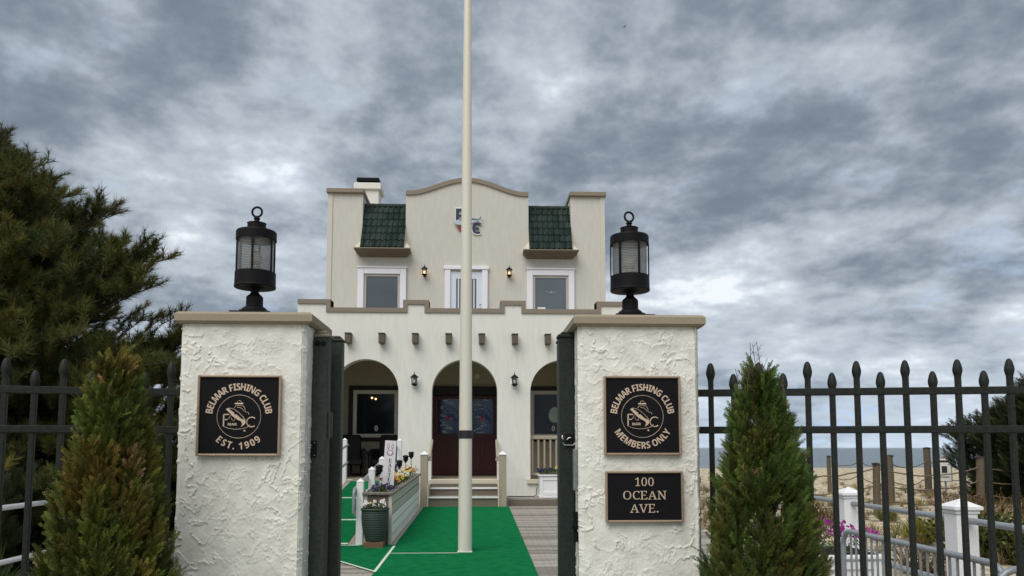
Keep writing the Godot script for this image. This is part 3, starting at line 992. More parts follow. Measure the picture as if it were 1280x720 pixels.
func fish_outline() -> PackedVector2Array:
	# nose at the left, tail at the right, unit length 1
	return PackedVector2Array([Vector2(-0.5, 0.0), Vector2(-0.38, 0.085), Vector2(-0.2, 0.14), Vector2(-0.05, 0.15), Vector2(0.12, 0.11), Vector2(0.3, 0.04), Vector2(0.38, 0.03), Vector2(0.5, 0.15), Vector2(0.45, 0.0), Vector2(0.5, -0.15), Vector2(0.37, -0.035), Vector2(0.28, -0.04), Vector2(0.1, -0.1), Vector2(-0.1, -0.13), Vector2(-0.3, -0.1), Vector2(-0.43, -0.05)])

func club_logo(parent: Node, c: Vector3) -> void:
	var plate := Shape.new()
	text_into(plate, "F", 0.42, Transform3D(Basis(), c + Vector3(-0.245, -0.02, 0.02)), 0.012, true, 1.12)
	text_into(plate, "C", 0.34, Transform3D(Basis(), c + Vector3(0.235, -0.35, 0.02)), 0.012, true, 1.14)
	var o := obj("club_emblem", plate, M.logo_white, parent)
	var l := Shape.new()
	text_into(l, "F", 0.40, Transform3D(Basis(), c + Vector3(-0.245, -0.01, 0.03)), 0.016, true)
	text_into(l, "C", 0.32, Transform3D(Basis(), c + Vector3(0.235, -0.34, 0.03)), 0.016, true)
	l.box(c + Vector3(0.255, -0.19, 0.032), Vector3(0.12, 0.06, 0.016))
	obj("letter", l, M.logo_navy, o)
	var f := Shape.new()
	f.prism(fish_outline(), 0.03, 0.0, Transform3D(Basis(Vector3(0, 0, 1), 0.13).scaled(Vector3(0.82, 0.78, 1)), c + Vector3(-0.01, 0.005, 0.045)))
	obj("fish", f, M.logo_silver, o)
	var b := Shape.new()
	b.prism(PackedVector2Array([Vector2(-0.3, 0.07), Vector2(-0.1, 0.135), Vector2(0.12, 0.1), Vector2(0.38, 0.02), Vector2(0.5, 0.13), Vector2(0.46, 0.04), Vector2(0.36, 0.0), Vector2(0.1, 0.06), Vector2(-0.12, 0.08)]), 0.012, 0.0, Transform3D(Basis(Vector3(0, 0, 1), 0.13).scaled(Vector3(0.82, 0.78, 1)), c + Vector3(-0.01, 0.012, 0.077)))
	obj("fish_back", b, M.logo_teal, o)
	var r := Shape.new()
	r.prism(PackedVector2Array([Vector2(-0.31, -0.14), Vector2(-0.12, -0.10), Vector2(-0.1, -0.24), Vector2(-0.16, -0.30), Vector2(-0.25, -0.25)]), 0.03, 0.0, Transform3D(Basis(), c + Vector3(0, 0, 0.01)))
	obj("red_pennant", r, M.logo_red, o)

# ------------------------------------------------------------------ lettering
var fonts := {}
func text_mesh(text: String, bold: bool, serif: bool) -> TextMesh:
	var key := str(bold) + str(serif)
	if not fonts.has(key):
		var f := SystemFont.new()
		f.font_names = PackedStringArray(["Droid Serif" if serif else "Droid Sans"])
		f.font_weight = 700 if bold else 400
		fonts[key] = f
	var t := TextMesh.new()
	t.font = fonts[key]; t.font_size = 48; t.pixel_size = 0.01; t.depth = 0.1
	t.curve_step = 1.5
	t.text = text
	return t

func text_into(s: Shape, text: String, cap: float, xf: Transform3D, depth: float, bold := true, fat := 1.0, serif := false, wide := 1.0) -> void:
	# letters of cap height "cap", centred on xf with their baseline at its origin
	var t := text_mesh(text, bold, serif)
	var ref := text_mesh("H", bold, serif).get_aabb()
	var k := cap / ref.size.y
	var b := Basis().scaled(Vector3(k * fat * wide, k * fat, depth / 0.1))
	s.add_mesh(t, xf * Transform3D(b, Vector3(0, -ref.position.y * k, 0)))

func arc_text(s: Shape, text: String, cap: float, r: float, mid: float, span: float, inward: bool, depth: float, c: Vector3, wide := 1.0) -> void:
	# letters along a circle; inward = read along the lower arc
	text_mesh(text, true, false)
	var f: Font = fonts["truefalse"]
	var adv := []
	var sum := 0.0
	for ch in text:
		var a: float = f.get_string_size(ch, HORIZONTAL_ALIGNMENT_LEFT, -1, 48).x
		adv.append(a); sum += a
	var at := 0.0
	for i in text.length():
		var u: float = (at + adv[i] * 0.5) / sum - 0.5
		at += adv[i]
		if text[i] == " ": continue
		var ang := mid + (u * span if inward else -u * span)
		var turn := ang + PI / 2 if inward else ang - PI / 2
		var p := c + Vector3(cos(ang), sin(ang), 0) * r
		text_into(s, text[i], cap, Transform3D(Basis(Vector3(0, 0, 1), turn), p), depth, true, 1.0, false, wide)

# ------------------------------------------------------------------ gate pillars
func stucco_body(w: float, d: float, h: float, sd: int, inner: float) -> ArrayMesh:
	# real trowelled relief: layered skim coats with one sharp edge each, on front and inner side
	var n1 := FastNoiseLite.new(); n1.seed = sd; n1.frequency = 2.7; n1.fractal_octaves = 5; n1.fractal_gain = 0.6
	var n2 := FastNoiseLite.new(); n2.seed = sd + 7; n2.frequency = 6.0; n2.fractal_octaves = 3
	var n3 := FastNoiseLite.new(); n3.seed = sd + 13; n3.frequency = 45.0; n3.fractal_octaves = 3
	var n4 := FastNoiseLite.new(); n4.seed = sd + 29; n4.frequency = 1.6; n4.fractal_octaves = 3
	var path := []   # [pos, normal]
	var hw := w * 0.5
	var hd := d * 0.5
	var r := 0.012
	var corners := [Vector2(-hw, -hd), Vector2(-hw, hd), Vector2(hw, hd), Vector2(hw, -hd)]
	var nrm := [Vector2(-1, 0), Vector2(0, 1), Vector2(1, 0), Vector2(0, -1)]
	for e in 4:
		var a: Vector2 = corners[e]
		var b: Vector2 = corners[(e + 1) % 4]
		var fine: bool = e == 1 or nrm[e].x == inner
		var step := 0.0036 if fine else 0.05
		var dir := (b - a).normalized()
		var ln := a.distance_to(b) - 2 * r
		var cnt := int(ln / step)
		for i in cnt + 1: path.append([a + dir * (r + ln * i / cnt), nrm[e]])
		var n2v: Vector2 = nrm[(e + 1) % 4]
		for i in range(1, 4):
			var nn: Vector2 = nrm[e].slerp(n2v, i / 4.0)
			path.append([b - dir * r - n2v * r + nn * r, nn])
	path.append(path[0])
	var ys := []
	var y := 0.0
	while y < h:
		ys.append(y); y += 0.0042 if y > 0.75 else 0.03
	ys.append(h)
	var wn := path.size()
	var v := PackedVector3Array()
	for yy: float in ys:
		for p: Array in path:
			var q: Vector2 = p[0]
			var X := q.x * 1.0
			var Z := q.y * 1.0
			var wx := 0.06 * n2.get_noise_3d(X, yy, Z)
			var wy := 0.06 * n2.get_noise_3d(X + 9.0, yy, Z)
			var f := n1.get_noise_3d(X + wx, yy * 1.15 + wy, Z) * 2.5 + 0.4 * (yy + X * 0.6)
			var saw := f - floorf(f)
			var amp := clampf(0.55 + 1.3 * n4.get_noise_3d(X, yy, Z), 0.12, 1.0)
			var g := n1.get_noise_3d(X * 2.1 + 5.0 - wx, yy * 2.1 + wy, Z * 2.1) * 2.2
			var saw2 := g - floorf(g)
			var hgt := 0.0080 * amp * pow(saw, 7.0) + 0.0040 * clampf(0.95 - amp, 0.0, 1.0) * pow(saw2, 5.0) + 0.0010 * n3.get_noise_3d(X, yy, Z) + 0.002 * n2.get_noise_3d(X * 0.5, yy * 0.5, Z)
			var o: Vector2 = q + p[1] * hgt
			v.append(Vector3(o.x, yy, o.y))
	var nn2 := PackedVector3Array()
	nn2.resize(v.size())
	var rows := ys.size()
	for j in rows:
		for i in wn:
			var i0: int = i - 1 if i > 0 else wn - 2
			var i1: int = i + 1 if i < wn - 1 else 1
			var dx: Vector3 = v[j * wn + i1] - v[j * wn + i0]
			var dy: Vector3 = v[min(j + 1, rows - 1) * wn + i] - v[max(j - 1, 0) * wn + i]
			nn2[j * wn + i] = dx.cross(dy).normalized() * 1.0
	# outward check
	if nn2[(rows / 2) * wn + 3].dot(Vector3(-1, 0, 0)) < 0.0:
		for i in nn2.size(): nn2[i] = -nn2[i]
	var ix := PackedInt32Array()
	for j in rows - 1:
		for i in wn - 1:
			var a2 := j * wn + i
			ix.append_array(PackedInt32Array([a2, a2 + wn, a2 + 1, a2 + 1, a2 + wn, a2 + wn + 1]))
	var arr := []
	arr.resize(Mesh.ARRAY_MAX)
	arr[Mesh.ARRAY_VERTEX] = v; arr[Mesh.ARRAY_NORMAL] = nn2; arr[Mesh.ARRAY_INDEX] = ix
	var m := ArrayMesh.new()
	m.add_surface_from_arrays(Mesh.PRIMITIVE_TRIANGLES, arr)
	return m

func pillar_cap(w: float, d: float) -> Shape:
	var s := Shape.new()
	var y0 := 2.158
	var hw := w * 0.5
	var hd := d * 0.5
	# band, then a shallow weathered slope to a small flat top
	var rings := [[0.0, 0.0, 0.012], [0.0, 0.012, 0.0], [0.0, 0.045, 0.0], [0.0, 0.058, 0.012], [0.0, 0.083, 0.16]]
	for k in rings.size() - 1:
		var a: Array = rings[k]
		var b: Array = rings[k + 1]
		var pa := [Vector3(-hw + a[2], y0 + a[1], -hd + a[2]), Vector3(hw - a[2], y0 + a[1], -hd + a[2]), Vector3(hw - a[2], y0 + a[1], hd - a[2]), Vector3(-hw + a[2], y0 + a[1], hd - a[2])]
		var pb := [Vector3(-hw + b[2], y0 + b[1], -hd + b[2]), Vector3(hw - b[2], y0 + b[1], -hd + b[2]), Vector3(hw - b[2], y0 + b[1], hd - b[2]), Vector3(-hw + b[2], y0 + b[1], hd - b[2])]
		for e in 4: s.facing(pa[e], pa[(e + 1) % 4], pb[(e + 1) % 4], pb[e], Vector3(0, y0, 0))
		if k == rings.size() - 2: s.quad(pb[0], pb[1], pb[2], pb[3], Vector3.UP)
		if k == 0: s.quad(pa[0], pa[1], pa[2], pa[3], Vector3.DOWN)
	return s

func pillars() -> void:
	for d in [[-1.150, -1.0, "white rough stucco gate pillar left of the gateway, one square plaque", 3, 1.0], [0.805, 1.0, "white rough stucco gate pillar right of the gateway, two plaques", 91, -1.0]]:
		var t := thing("gate_pillar", d[2], "pillar", Vector3(d[0], 0, -4.025), 0.0, "stucco gate pillars")
		obj("shaft", stucco_body(0.600, 0.45, 2.160, d[3], d[4]), M.stucco_heavy, t)
		obj("cap", pillar_cap(0.665, 0.515), M.cast_cap, t)

func gates() -> void:
	# left: square post against the pillar, leaf swung back behind the pillar
	var t := thing("gate_post", "dark green steel gate post against left pillar with hinges", "gate post", Vector3(-0.812, 0, -3.99), 0.0, "gate posts")
	var s := Shape.new()
	s.box(Vector3(0, 1.06, 0), Vector3(0.086, 2.12, 0.086), 0.005)
	obj("shaft", s, M.gate_green_lit, t)
	var c := Shape.new()
	c.box(Vector3(0, 2.126, 0), Vector3(0.104, 0.018, 0.104), 0.005); c.box(Vector3(0, 2.143, 0), Vector3(0.07, 0.018, 0.07), 0.008)
	obj("cap", c, M.coping, t)
	for x in [-0.013, 0.017]:
		var r := Shape.new()
		r.lathe([Vector2(0.004, 0.004), Vector2(0.012, 0.005), Vector2(0.0135, 0.0)], 14, Vector3(x, 2.085, 0.043), true, Basis(Vector3.RIGHT, PI / 2))
		obj("bolt", r, M.lamp_black, t)
	var hg := Shape.new()
	hg.box(Vector3(0.054, 1.667, 0.02), Vector3(0.022, 0.125, 0.03), 0.003)
	hg.tube([Vector3(0.056, 1.6, 0.036), Vector3(0.056, 1.735, 0.036)], 0.008, 10)
	obj("hinge", hg, M.gate_green_lit, t)
	var lp := Shape.new()
	lp.box(Vector3(-0.038, 1.545, 0.047), Vector3(0.062, 0.085, 0.008), 0.002)
	var lpo := obj("lock_plate", lp, M.lamp_black, t)
	for q in [Vector2(-0.06, 1.577), Vector2(-0.016, 1.577), Vector2(-0.06, 1.513), Vector2(-0.016, 1.513)]:
		var b := Shape.new()
		b.ball(Vector3(q.x, q.y, 0.052), 0.0035, 8)
		obj("screw", b, M.steel, lpo)
	leaf("dark green steel gate leaf folded back behind left pillar", Vector3(-0.772, 0, -4.165), deg_to_rad(127.0), 1.0)
	# right
	var t2 := thing("gate_post", "dark green steel gate post against right pillar with chrome latch", "gate post", Vector3(0.462, 0, -4.03), 0.0, "gate posts")
	var s2 := Shape.new()
	s2.box(Vector3(0, 1.065, 0), Vector3(0.078, 2.13, 0.078), 0.005)
	obj("shaft", s2, M.gate_green_shaded, t2)
	var c2 := Shape.new()
	c2.box(Vector3(0, 2.138, 0), Vector3(0.094, 0.018, 0.094), 0.005); c2.box(Vector3(0, 2.154, 0), Vector3(0.06, 0.016, 0.06), 0.008)
	obj("cap", c2, M.gate_green_shaded, t2)
	var la := Shape.new()
	la.box(Vector3(0.016, 1.592, 0.043), Vector3(0.05, 0.062, 0.008), 0.002)
	var lo := obj("latch_plate", la, M.lamp_black, t2)
	var lt := Shape.new()
	lt.tube([Vector3(-0.026, 1.615, 0.05), Vector3(-0.028, 1.602, 0.056), Vector3(-0.022, 1.595, 0.056)], 0.004, 8)
	lt.tube([Vector3(-0.004, 1.592, 0.052), Vector3(0.006, 1.602, 0.056), Vector3(0.018, 1.604, 0.054)], 0.0035, 8)
	lt.tube([Vector3(-0.024, 1.578, 0.052), Vector3(-0.018, 1.566, 0.054), Vector3(0.03, 1.564, 0.052), Vector3(0.036, 1.575, 0.05)], 0.003, 8)
	obj("latch", lt, M.steel, lo)
	for x in [-0.014, 0.026]:
		var b2 := Shape.new()
		b2.ball(Vector3(x, 1.178, 0.038), 0.008, 10, Vector3(1, 1, 0.5))
		obj("bolt", b2, M.gate_green_shaded, t2)
	leaf("dark green steel gate leaf folded back behind right pillar", Vector3(0.468, 0, -4.14), deg_to_rad(52.0), -1.0)
	# grey conduit box and dark strap on the inner face of the right pillar
	var cb := Shape.new()
	cb.box(Vector3(0, 0.105, 0), Vector3(0.022, 0.21, 0.045), 0.004)
	tag(obj("conduit_box", cb, M.conduit, self, Vector3(0.492, 1.335, -3.9)), "narrow grey metal conduit box on inner side of right pillar", "box")
	var st := Shape.new()
	st.box(Vector3(0, 0.075, 0), Vector3(0.02, 0.15, 0.03), 0.003)
	st.box(Vector3(-0.006, 0.075, 0.018), Vector3(0.03, 0.02, 0.01), 0.002)
	tag(obj("gate_stop", st, M.lamp_black, self, Vector3(0.492, 1.08, -3.9)), "short black gate stop on right pillar below the conduit box", "gate stop")
	var cd := Shape.new()
	cd.tube([Vector3(0, 0, 0), Vector3(0, 2.1, 0)], 0.007, 8)
	tag(obj("conduit_pipe", cd, M.conduit, self, Vector3(0.507 - 0.012, 0.02, -4.06)), "thin grey conduit pipe running up inner edge of right pillar", "pipe")

func leaf(label: String, hinge: Vector3, turn: float, sg: float) -> void:
	var t := thing("gate_leaf", label, "gate", hinge, turn, "gate leaves")
	var s := Shape.new()
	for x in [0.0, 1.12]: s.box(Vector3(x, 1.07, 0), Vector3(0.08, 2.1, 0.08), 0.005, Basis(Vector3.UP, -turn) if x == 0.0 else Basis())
	obj("stile", s, M.gate_green_lit, t)
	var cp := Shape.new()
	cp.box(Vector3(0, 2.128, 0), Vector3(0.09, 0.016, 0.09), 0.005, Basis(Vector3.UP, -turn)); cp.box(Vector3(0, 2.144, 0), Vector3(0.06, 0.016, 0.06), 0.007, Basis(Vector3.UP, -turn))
	obj("cap", cp, M.gate_green_lit, t)
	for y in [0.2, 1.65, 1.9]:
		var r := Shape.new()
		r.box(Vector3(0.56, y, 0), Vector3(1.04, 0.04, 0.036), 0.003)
		obj("rail", r, M.gate_green_lit, t)
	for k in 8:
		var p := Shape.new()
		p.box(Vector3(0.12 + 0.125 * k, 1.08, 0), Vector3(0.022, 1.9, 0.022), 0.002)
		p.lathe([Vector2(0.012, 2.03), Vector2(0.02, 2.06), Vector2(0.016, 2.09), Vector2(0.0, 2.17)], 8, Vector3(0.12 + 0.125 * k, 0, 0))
		obj("picket", p, M.gate_green_lit, t)

# ------------------------------------------------------------------ fences
func fence(label: String, a: Vector3, turn: float, spacing: float, count: int, tall_first: bool, back := 0.0) -> void:
	var t := thing("iron_fence", label, "fence", a, turn, "iron picket fences")
	var ln := spacing * count + 0.1
	var rail := Shape.new()
	rail.box(Vector3(ln * 0.5 - 0.05, 0, 0), Vector3(ln + 0.1, 0.038, 0.034), 0.003)
	var rm := rail.mesh()
	for y in [1.846, 1.646, 0.2]: obj("rail", rm, M.iron, t, Vector3(0, y, 0))
	var meshes := []
	for h in [1.925, 1.865]:
		var p := Shape.new()
		p.box(Vector3(0, h * 0.5 + 0.02, 0), Vector3(0.027, h - 0.04, 0.027), 0.003)
		meshes.append(p.mesh())
	var fin := Shape.new()
	fin.lathe([Vector2(0.0135, -0.03), Vector2(0.015, -0.014), Vector2(0.0225, 0.014), Vector2(0.0245, 0.026), Vector2(0.0235, 0.038), Vector2(0.018, 0.062), Vector2(0.0125, 0.076), Vector2(0.006, 0.083), Vector2(0.0, 0.085)], 10, Vector3.ZERO, true)
	var fm := fin.mesh()
	for k in count:
		var tall := (k % 2 == 0) == tall_first
		var x := 0.035 + spacing * k
		var o := obj("picket", meshes[0 if tall else 1], M.iron, t, Vector3(x, 0, rng.randf_range(-0.001, 0.001)), Basis(Vector3(0, 0, 1), rng.randf_range(-0.004, 0.004)))
		obj("finial", fm, M.iron, o, Vector3(0, 1.925 if tall else 1.865, 0))

func fences() -> void:
	# both fences flare out towards the street
	fence("black iron picket fence on the right in front of the beach", Vector3(1.215, 0, -4.10), -deg_to_rad(10.8), 0.1255, 22, true)
	fence("black iron picket fence on the left in front of the dark pine", Vector3(-1.475, 0, -4.19), PI + deg_to_rad(12.0), 0.1305, 18, false)

# ------------------------------------------------------------------ carpet, steps
func sheet(x0: float, x1: float, z0: float, z1: float, lift: float, thick: float) -> Shape:
	var s := Shape.new()
	var k := int(max(1.0, abs(z1 - z0) / 0.5))
	for i in k:
		var a := lerpf(z0, z1, float(i) / k)
		var b := lerpf(z0, z1, float(i + 1) / k)
		var ya := ramp_y(a) + lift
		var yb := ramp_y(b) + lift
		s.quad(Vector3(x0, ya, a), Vector3(x1, ya, a), Vector3(x1, yb, b), Vector3(x0, yb, b), Vector3(0, 1, 0.017).normalized())
		for x in [x0, x1]:
			s.quad(Vector3(x, ya, a), Vector3(x, yb, b), Vector3(x, yb - thick, b), Vector3(x, ya - thick, a), Vector3(-1 if x == x0 else 1, 0, 0))
	s.quad(Vector3(x0, ramp_y(z0) + lift, z0), Vector3(x1, ramp_y(z0) + lift, z0), Vector3(x1, ramp_y(z0) + lift - thick, z0), Vector3(x0, ramp_y(z0) + lift - thick, z0), Vector3(0, 0, 1))
	return s

func carpets_and_steps() -> void:
	var c := sheet(-1.20, 0.685, -2.5, -17.22, 0.012, 0.016)
	var t := tag(obj("carpet_runner", c, M.carpet), "green outdoor carpet runner leading from gate to steps", "carpet")
	# branch to the ramp, with a slanting front edge
	var br := Shape.new()
	var pts := [Vector3(-1.21, 0, -9.15), Vector3(-1.78, 0, -9.95), Vector3(-3.1, 0, -10.3), Vector3(-3.1, 0, -11.36), Vector3(-1.21, 0, -11.36)]
	for i in pts.size(): pts[i].y = ramp_y(pts[i].z) + 0.011
	var poly := PackedVector2Array()
	for p in pts: poly.append(Vector2(p.x, p.z))
	var idx := Geometry2D.triangulate_polygon(poly)
	for i in range(0, idx.size(), 3): br.tri(pts[idx[i]], pts[idx[i + 1]], pts[idx[i + 2]], Vector3.UP, Vector3.UP, Vector3.UP)
	for i in pts.size():
		var a: Vector3 = pts[i]
		var b: Vector3 = pts[(i + 1) % pts.size()]
		br.facing(a, b, b - Vector3(0, 0.014, 0), a - Vector3(0, 0.014, 0), Vector3(-2.2, 0.14, -10.6))
	var bo := tag(obj("carpet_branch", br, M.carpet), "smaller green carpet piece turning left from the runner to the ramp", "carpet")
	# pale binding tape on the edges and seams
	var tp := Shape.new()
	for e in [[pts[0], pts[1]], [pts[1], pts[2]], [pts[0] + Vector3(0.012, 0, 0.05), Vector3(-1.195, ramp_y(-11.2) + 0.011, -11.2)]]:
		var a: Vector3 = e[0]
		var b: Vector3 = e[1]
		var d := (b - a).normalized()
		var sd := d.cross(Vector3.UP).normalized() * 0.018
		tp.quad(a - sd + Vector3.UP * 0.005, a + sd + Vector3.UP * 0.005, b + sd + Vector3.UP * 0.005, b - sd + Vector3.UP * 0.005, Vector3.UP)
	obj("binding_tape", tp, M.tape, bo)
	var seam := Shape.new()
	seam.quad(Vector3(-1.19, ramp_y(-10.5) + 0.016, -10.49), Vector3(-0.27, ramp_y(-10.5) + 0.016, -10.49), Vector3(-0.27, ramp_y(-10.5) + 0.016, -10.53), Vector3(-1.19, ramp_y(-10.5) + 0.016, -10.53), Vector3.UP)
	obj("seam_tape", seam, M.tape, t)

	# front steps
	var st := thing("front_steps", "weathered wooden front steps with white nosings below the red doors", "steps", Vector3(CX + 0.01, 0, -17.2))
	var g := 0.24
	var tops := [g + 0.235, g + 0.415]
	for k in 2:
		var z := -0.02 - 0.42 * k
		var r := Shape.new()
		var lower: float = g - 0.1 if k == 0 else tops[0] - 0.02
		r.box(Vector3(0, (lower + tops[k] - 0.04) * 0.5, z - 0.012), Vector3(1.53, tops[k] - 0.04 - lower, 0.024), 0.002)
		obj("riser", r, M.step_wood, st)
		for q in 3:
			var bd := Shape.new()
			bd.box(Vector3(0, tops[k] - 0.02, z - 0.05 - 0.146 * q), Vector3(1.53, 0.038, 0.14), 0.004)
			obj("tread", bd, M["deck%d" % ((q + k) % 4)], st)
		var ns := Shape.new()
		ns.box(Vector3(0, tops[k] - 0.018, z + 0.026), Vector3(1.535, 0.036, 0.014), 0.003)
		obj("nosing", ns, M.white_paint, st)
	var r3 := Shape.new()
	r3.box(Vector3(0, 0.675, -0.87), Vector3(1.53, 0.07, 0.024), 0.002)
	obj("riser", r3, M.step_wood, st)
	for sg in [-1.0, 1.0]:
		var sk := Shape.new()
		sk.box(Vector3(sg * 0.785, 0.42, -0.46), Vector3(0.03, 0.62, 0.95), 0.003)
		obj("stringer", sk, M.cream_edge, st)
	# newel posts with sloping handrails
	for sg in [-1.0, 1.0]:
		var n := thing("newel_post", "tan newel post with white cap and handrail, %s of the front steps" % ("left" if sg < 0 else "right"), "newel post", Vector3(CX + 0.01 + sg * 0.875, 0.235, -17.3), 0.0, "newel posts of the front steps")
		var p := Shape.new()
		p.box(Vector3(0, 0.58, 0), Vector3(0.165, 1.16, 0.165), 0.006)
		obj("post", p, M.tan_paint, n)
		var cp := Shape.new()
		cp.box(Vector3(0, 1.17, 0), Vector3(0.19, 0.025, 0.19), 0.005)
		for e in 4:
			var a := Vector3(0.09, 1.182, 0.09).rotated(Vector3.UP, e * PI / 2) ; var b := Vector3(0.09, 1.182, 0.09).rotated(Vector3.UP, (e + 1) * PI / 2)
			cp.tri(a, b, Vector3(0, 1.25, 0), null)
		obj("cap", cp, M.white_paint, n)
		var h := Shape.new()
		h.box(Vector3(-sg * 0.12, 1.28, -0.44), Vector3(0.05, 0.09, 0.96), 0.01, Basis(Vector3.RIGHT, 0.42))
		h.box(Vector3(-sg * 0.115, 1.06, -0.02), Vector3(0.09, 0.07, 0.1), 0.008)
		obj("handrail", h, M.tan_paint, n)
	# low wooden platform along the front wall, right of the steps
	var pf := thing("low_platform", "low grey wooden platform along the wall right of steps", "platform", Vector3(2.15, 0, -17.52))
	for k in 5:
		var b3 := Shape.new()
		b3.box(Vector3(0, 0.40, -0.07 - 0.142 * k), Vector3(2.95, 0.038, 0.136), 0.004)
		obj("board", b3, M["deck%d" % (k % 4)], pf)
	var rz := Shape.new()
	rz.box(Vector3(0, 0.29, 0), Vector3(2.95, 0.18, 0.03), 0.003)
	obj("riser", rz, M.step_wood, pf)

func ramp_h(z: float) -> float:
	return 0.155 + (0.82 - 0.155) * clampf((-z - 11.35) / 5.65, 0.0, 1.0)

func ramp_side() -> void:
	# sloping carpeted ramp to the left arch
	var t := thing("entrance_ramp", "sloping ramp under green carpet rising to the left arch", "ramp", Vector3(-2.33, 0, -11.35))
	var s := Shape.new()
	var y1 := 0.82
	var L := 5.65
	for e in [[-0.56, 0.56, 0.0, false], [-0.44, 0.44, 0.011, true]]:
		var q := Shape.new()
		var a := Vector3(e[0], 0.155 + e[2], 0); var b := Vector3(e[1], 0.155 + e[2], 0); var c := Vector3(e[1], y1 + e[2], -L); var d := Vector3(e[0], y1 + e[2], -L)
		q.quad(a, b, c, d, Vector3(0, 1, 0.118).normalized())
		var dn := Vector3(0, 0.14 if not e[3] else 0.012, 0)
		q.quad(a, b, b - dn, a - dn, Vector3(0, 0, 1)); q.quad(b, c, c - dn, b - dn, Vector3.RIGHT); q.quad(a, d, d - dn, a - dn, Vector3.LEFT)
		obj("ramp_carpet" if e[3] else "ramp_deck", q, M.carpet if e[3] else M.deck0, t)
	var top := Shape.new()
	top.box(Vector3(0, 0.78, -6.2), Vector3(1.15, 0.08, 1.2), 0.004)
	obj("landing", top, M.deck1, t)
	for z in [-0.02, -1.65, -3.65]:
		var st := Shape.new()
		st.box(Vector3(0, 0.155 + (y1 - 0.155) * (-z / L) + 0.014, z), Vector3(0.9, 0.01, 0.06 if z < -0.1 else 0.05), 0.002, Basis(Vector3.RIGHT, 0.117))
		obj("grip_strip", st, M.tape, t)
	var edge := Shape.new()
	edge.box(Vector3(0.1, 0.13, 0.03), Vector3(1.05, 0.05, 0.03), 0.003)
	obj("white_nosing", edge, M.white_paint, t)
	# white posts and pipe rails on both sides of the ramp
	for side in [[-1.72, "right", [-11.4, -12.6, -13.9, -15.4, -16.9]], [-2.92, "left", [-11.4, -13.2, -15.1, -17.0]]]:
		var r := thing("ramp_railing", "white posts with grey pipe rails on the %s side of the ramp" % side[1], "railing", Vector3(side[0], 0, 0), 0.0, "ramp railings")
		for z in side[2]:
			var p := Shape.new()
			var h := ramp_h(z)
			p.box(Vector3(0, h * 0.5 + 0.40, z), Vector3(0.10, h + 1.0, 0.10), 0.006)
			var po := obj("post", p, M.white_paint, r)
			var cp := Shape.new()
			var ty := h + 0.9
			for e in 4:
				cp.tri(Vector3(0.055, ty, 0.055).rotated(Vector3.UP, e * PI / 2) + Vector3(0, 0, z), Vector3(0.055, ty, 0.055).rotated(Vector3.UP, (e + 1) * PI / 2) + Vector3(0, 0, z), Vector3(0, ty + 0.05, z))
			obj("post_cap", cp, M.white_paint, po)
		for dy in [0.80, 0.42]:
			var pts := []
			var z0: float = side[2][0]
			var z1: float = side[2][-1]
			var xo := 0.07 if side[1] == "left" else -0.07
			if dy > 0.5: pts.append(Vector3(xo, ramp_h(z0) + 0.45, z0 + 0.14)); pts.append(Vector3(xo, ramp_h(z0) + 0.74, z0 + 0.16)); pts.append(Vector3(xo, ramp_h(z0) + 0.80, z0 + 0.08))
			for k in 9:
				var z2 := lerpf(z0, z1, k / 8.0)
				pts.append(Vector3(xo, ramp_h(z2) + dy, z2))
			var pp := Shape.new()
			pp.tube(pts, 0.024, 10)
			obj("pipe_rail", pp, M.galvanised, r)
	# long wooden planter box beside the ramp
	var pb := thing("planter_box", "long weathered wooden planter box beside the carpet with flowers in it", "planter", Vector3(-1.46, 0, -11.4))
	var n := 5
	var f0 := 0.13
	for k in n:
		# right side boards in two lengths, following the slope
		for half in 2:
			var z0 := -0.02 - 2.7 * half
			var z1 := z0 - 2.695
			var s1 := Shape.new()
			var ya0 := lerpf(0.14, 0.235, -z0 / 5.4); var ya1 := lerpf(0.14, 0.235, -z1 / 5.4)
			var yt0 := lerpf(0.87, 0.965, -z0 / 5.4); var yt1 := lerpf(0.87, 0.965, -z1 / 5.4)
			var b0 := lerpf(ya0, yt0, float(k) / n); var b1 := lerpf(ya1, yt1, float(k) / n)
			var c0 := lerpf(ya0, yt0, float(k + 1) / n) - 0.022; var c1 := lerpf(ya1, yt1, float(k + 1) / n) - 0.022
			var x0 := 0.165; var x1 := 0.190 + rng.randf_range(-0.006, 0.004)
			var P := [Vector3(x0, b0, z0), Vector3(x1, b0, z0), Vector3(x1, c0, z0), Vector3(x0, c0, z0), Vector3(x0, b1, z1), Vector3(x1, b1, z1), Vector3(x1, c1, z1), Vector3(x0, c1, z1)]
			var cen := Vector3((x0 + x1) * 0.5, (b0 + c1) * 0.5, (z0 + z1) * 0.5)
			for fq in [[0, 1, 2, 3], [4, 5, 6, 7], [1, 5, 6, 2], [0, 4, 7, 3], [3, 2, 6, 7], [0, 1, 5, 4]]: s1.facing(P[fq[0]], P[fq[1]], P[fq[2]], P[fq[3]], cen)
			obj("side_board", s1, M["planter%d" % ((k * 2 + half * 3 + k / 2) % 3)], pb)
	for k in 4:
		var fb := Shape.new()
		fb.box(Vector3(0, 0.14 + 0.18 * k + 0.09, 0.0), Vector3(0.33, 0.172, 0.03), 0.003)
		obj("front_board", fb, M.step_wood, pb)
	var other := Shape.new()
	other.box(Vector3(-0.175, 0.55, -2.7), Vector3(0.03, 0.78, 5.4)); other.box(Vector3(0, 0.58, -5.4), Vector3(0.36, 0.78, 0.03))
	obj("rear_boards", other, M.planter1, pb)
	for q in [Vector3(0.178, 0.5, 0.0), Vector3(-0.178, 0.5, 0.0)]:
		var cpst := Shape.new()
		cpst.box(q, Vector3(0.05, 0.74, 0.05), 0.004)
		obj("corner_post", cpst, M.planter1, pb)
	var rim := Shape.new()
	var tilt := Basis(Vector3.RIGHT, 0.0176)
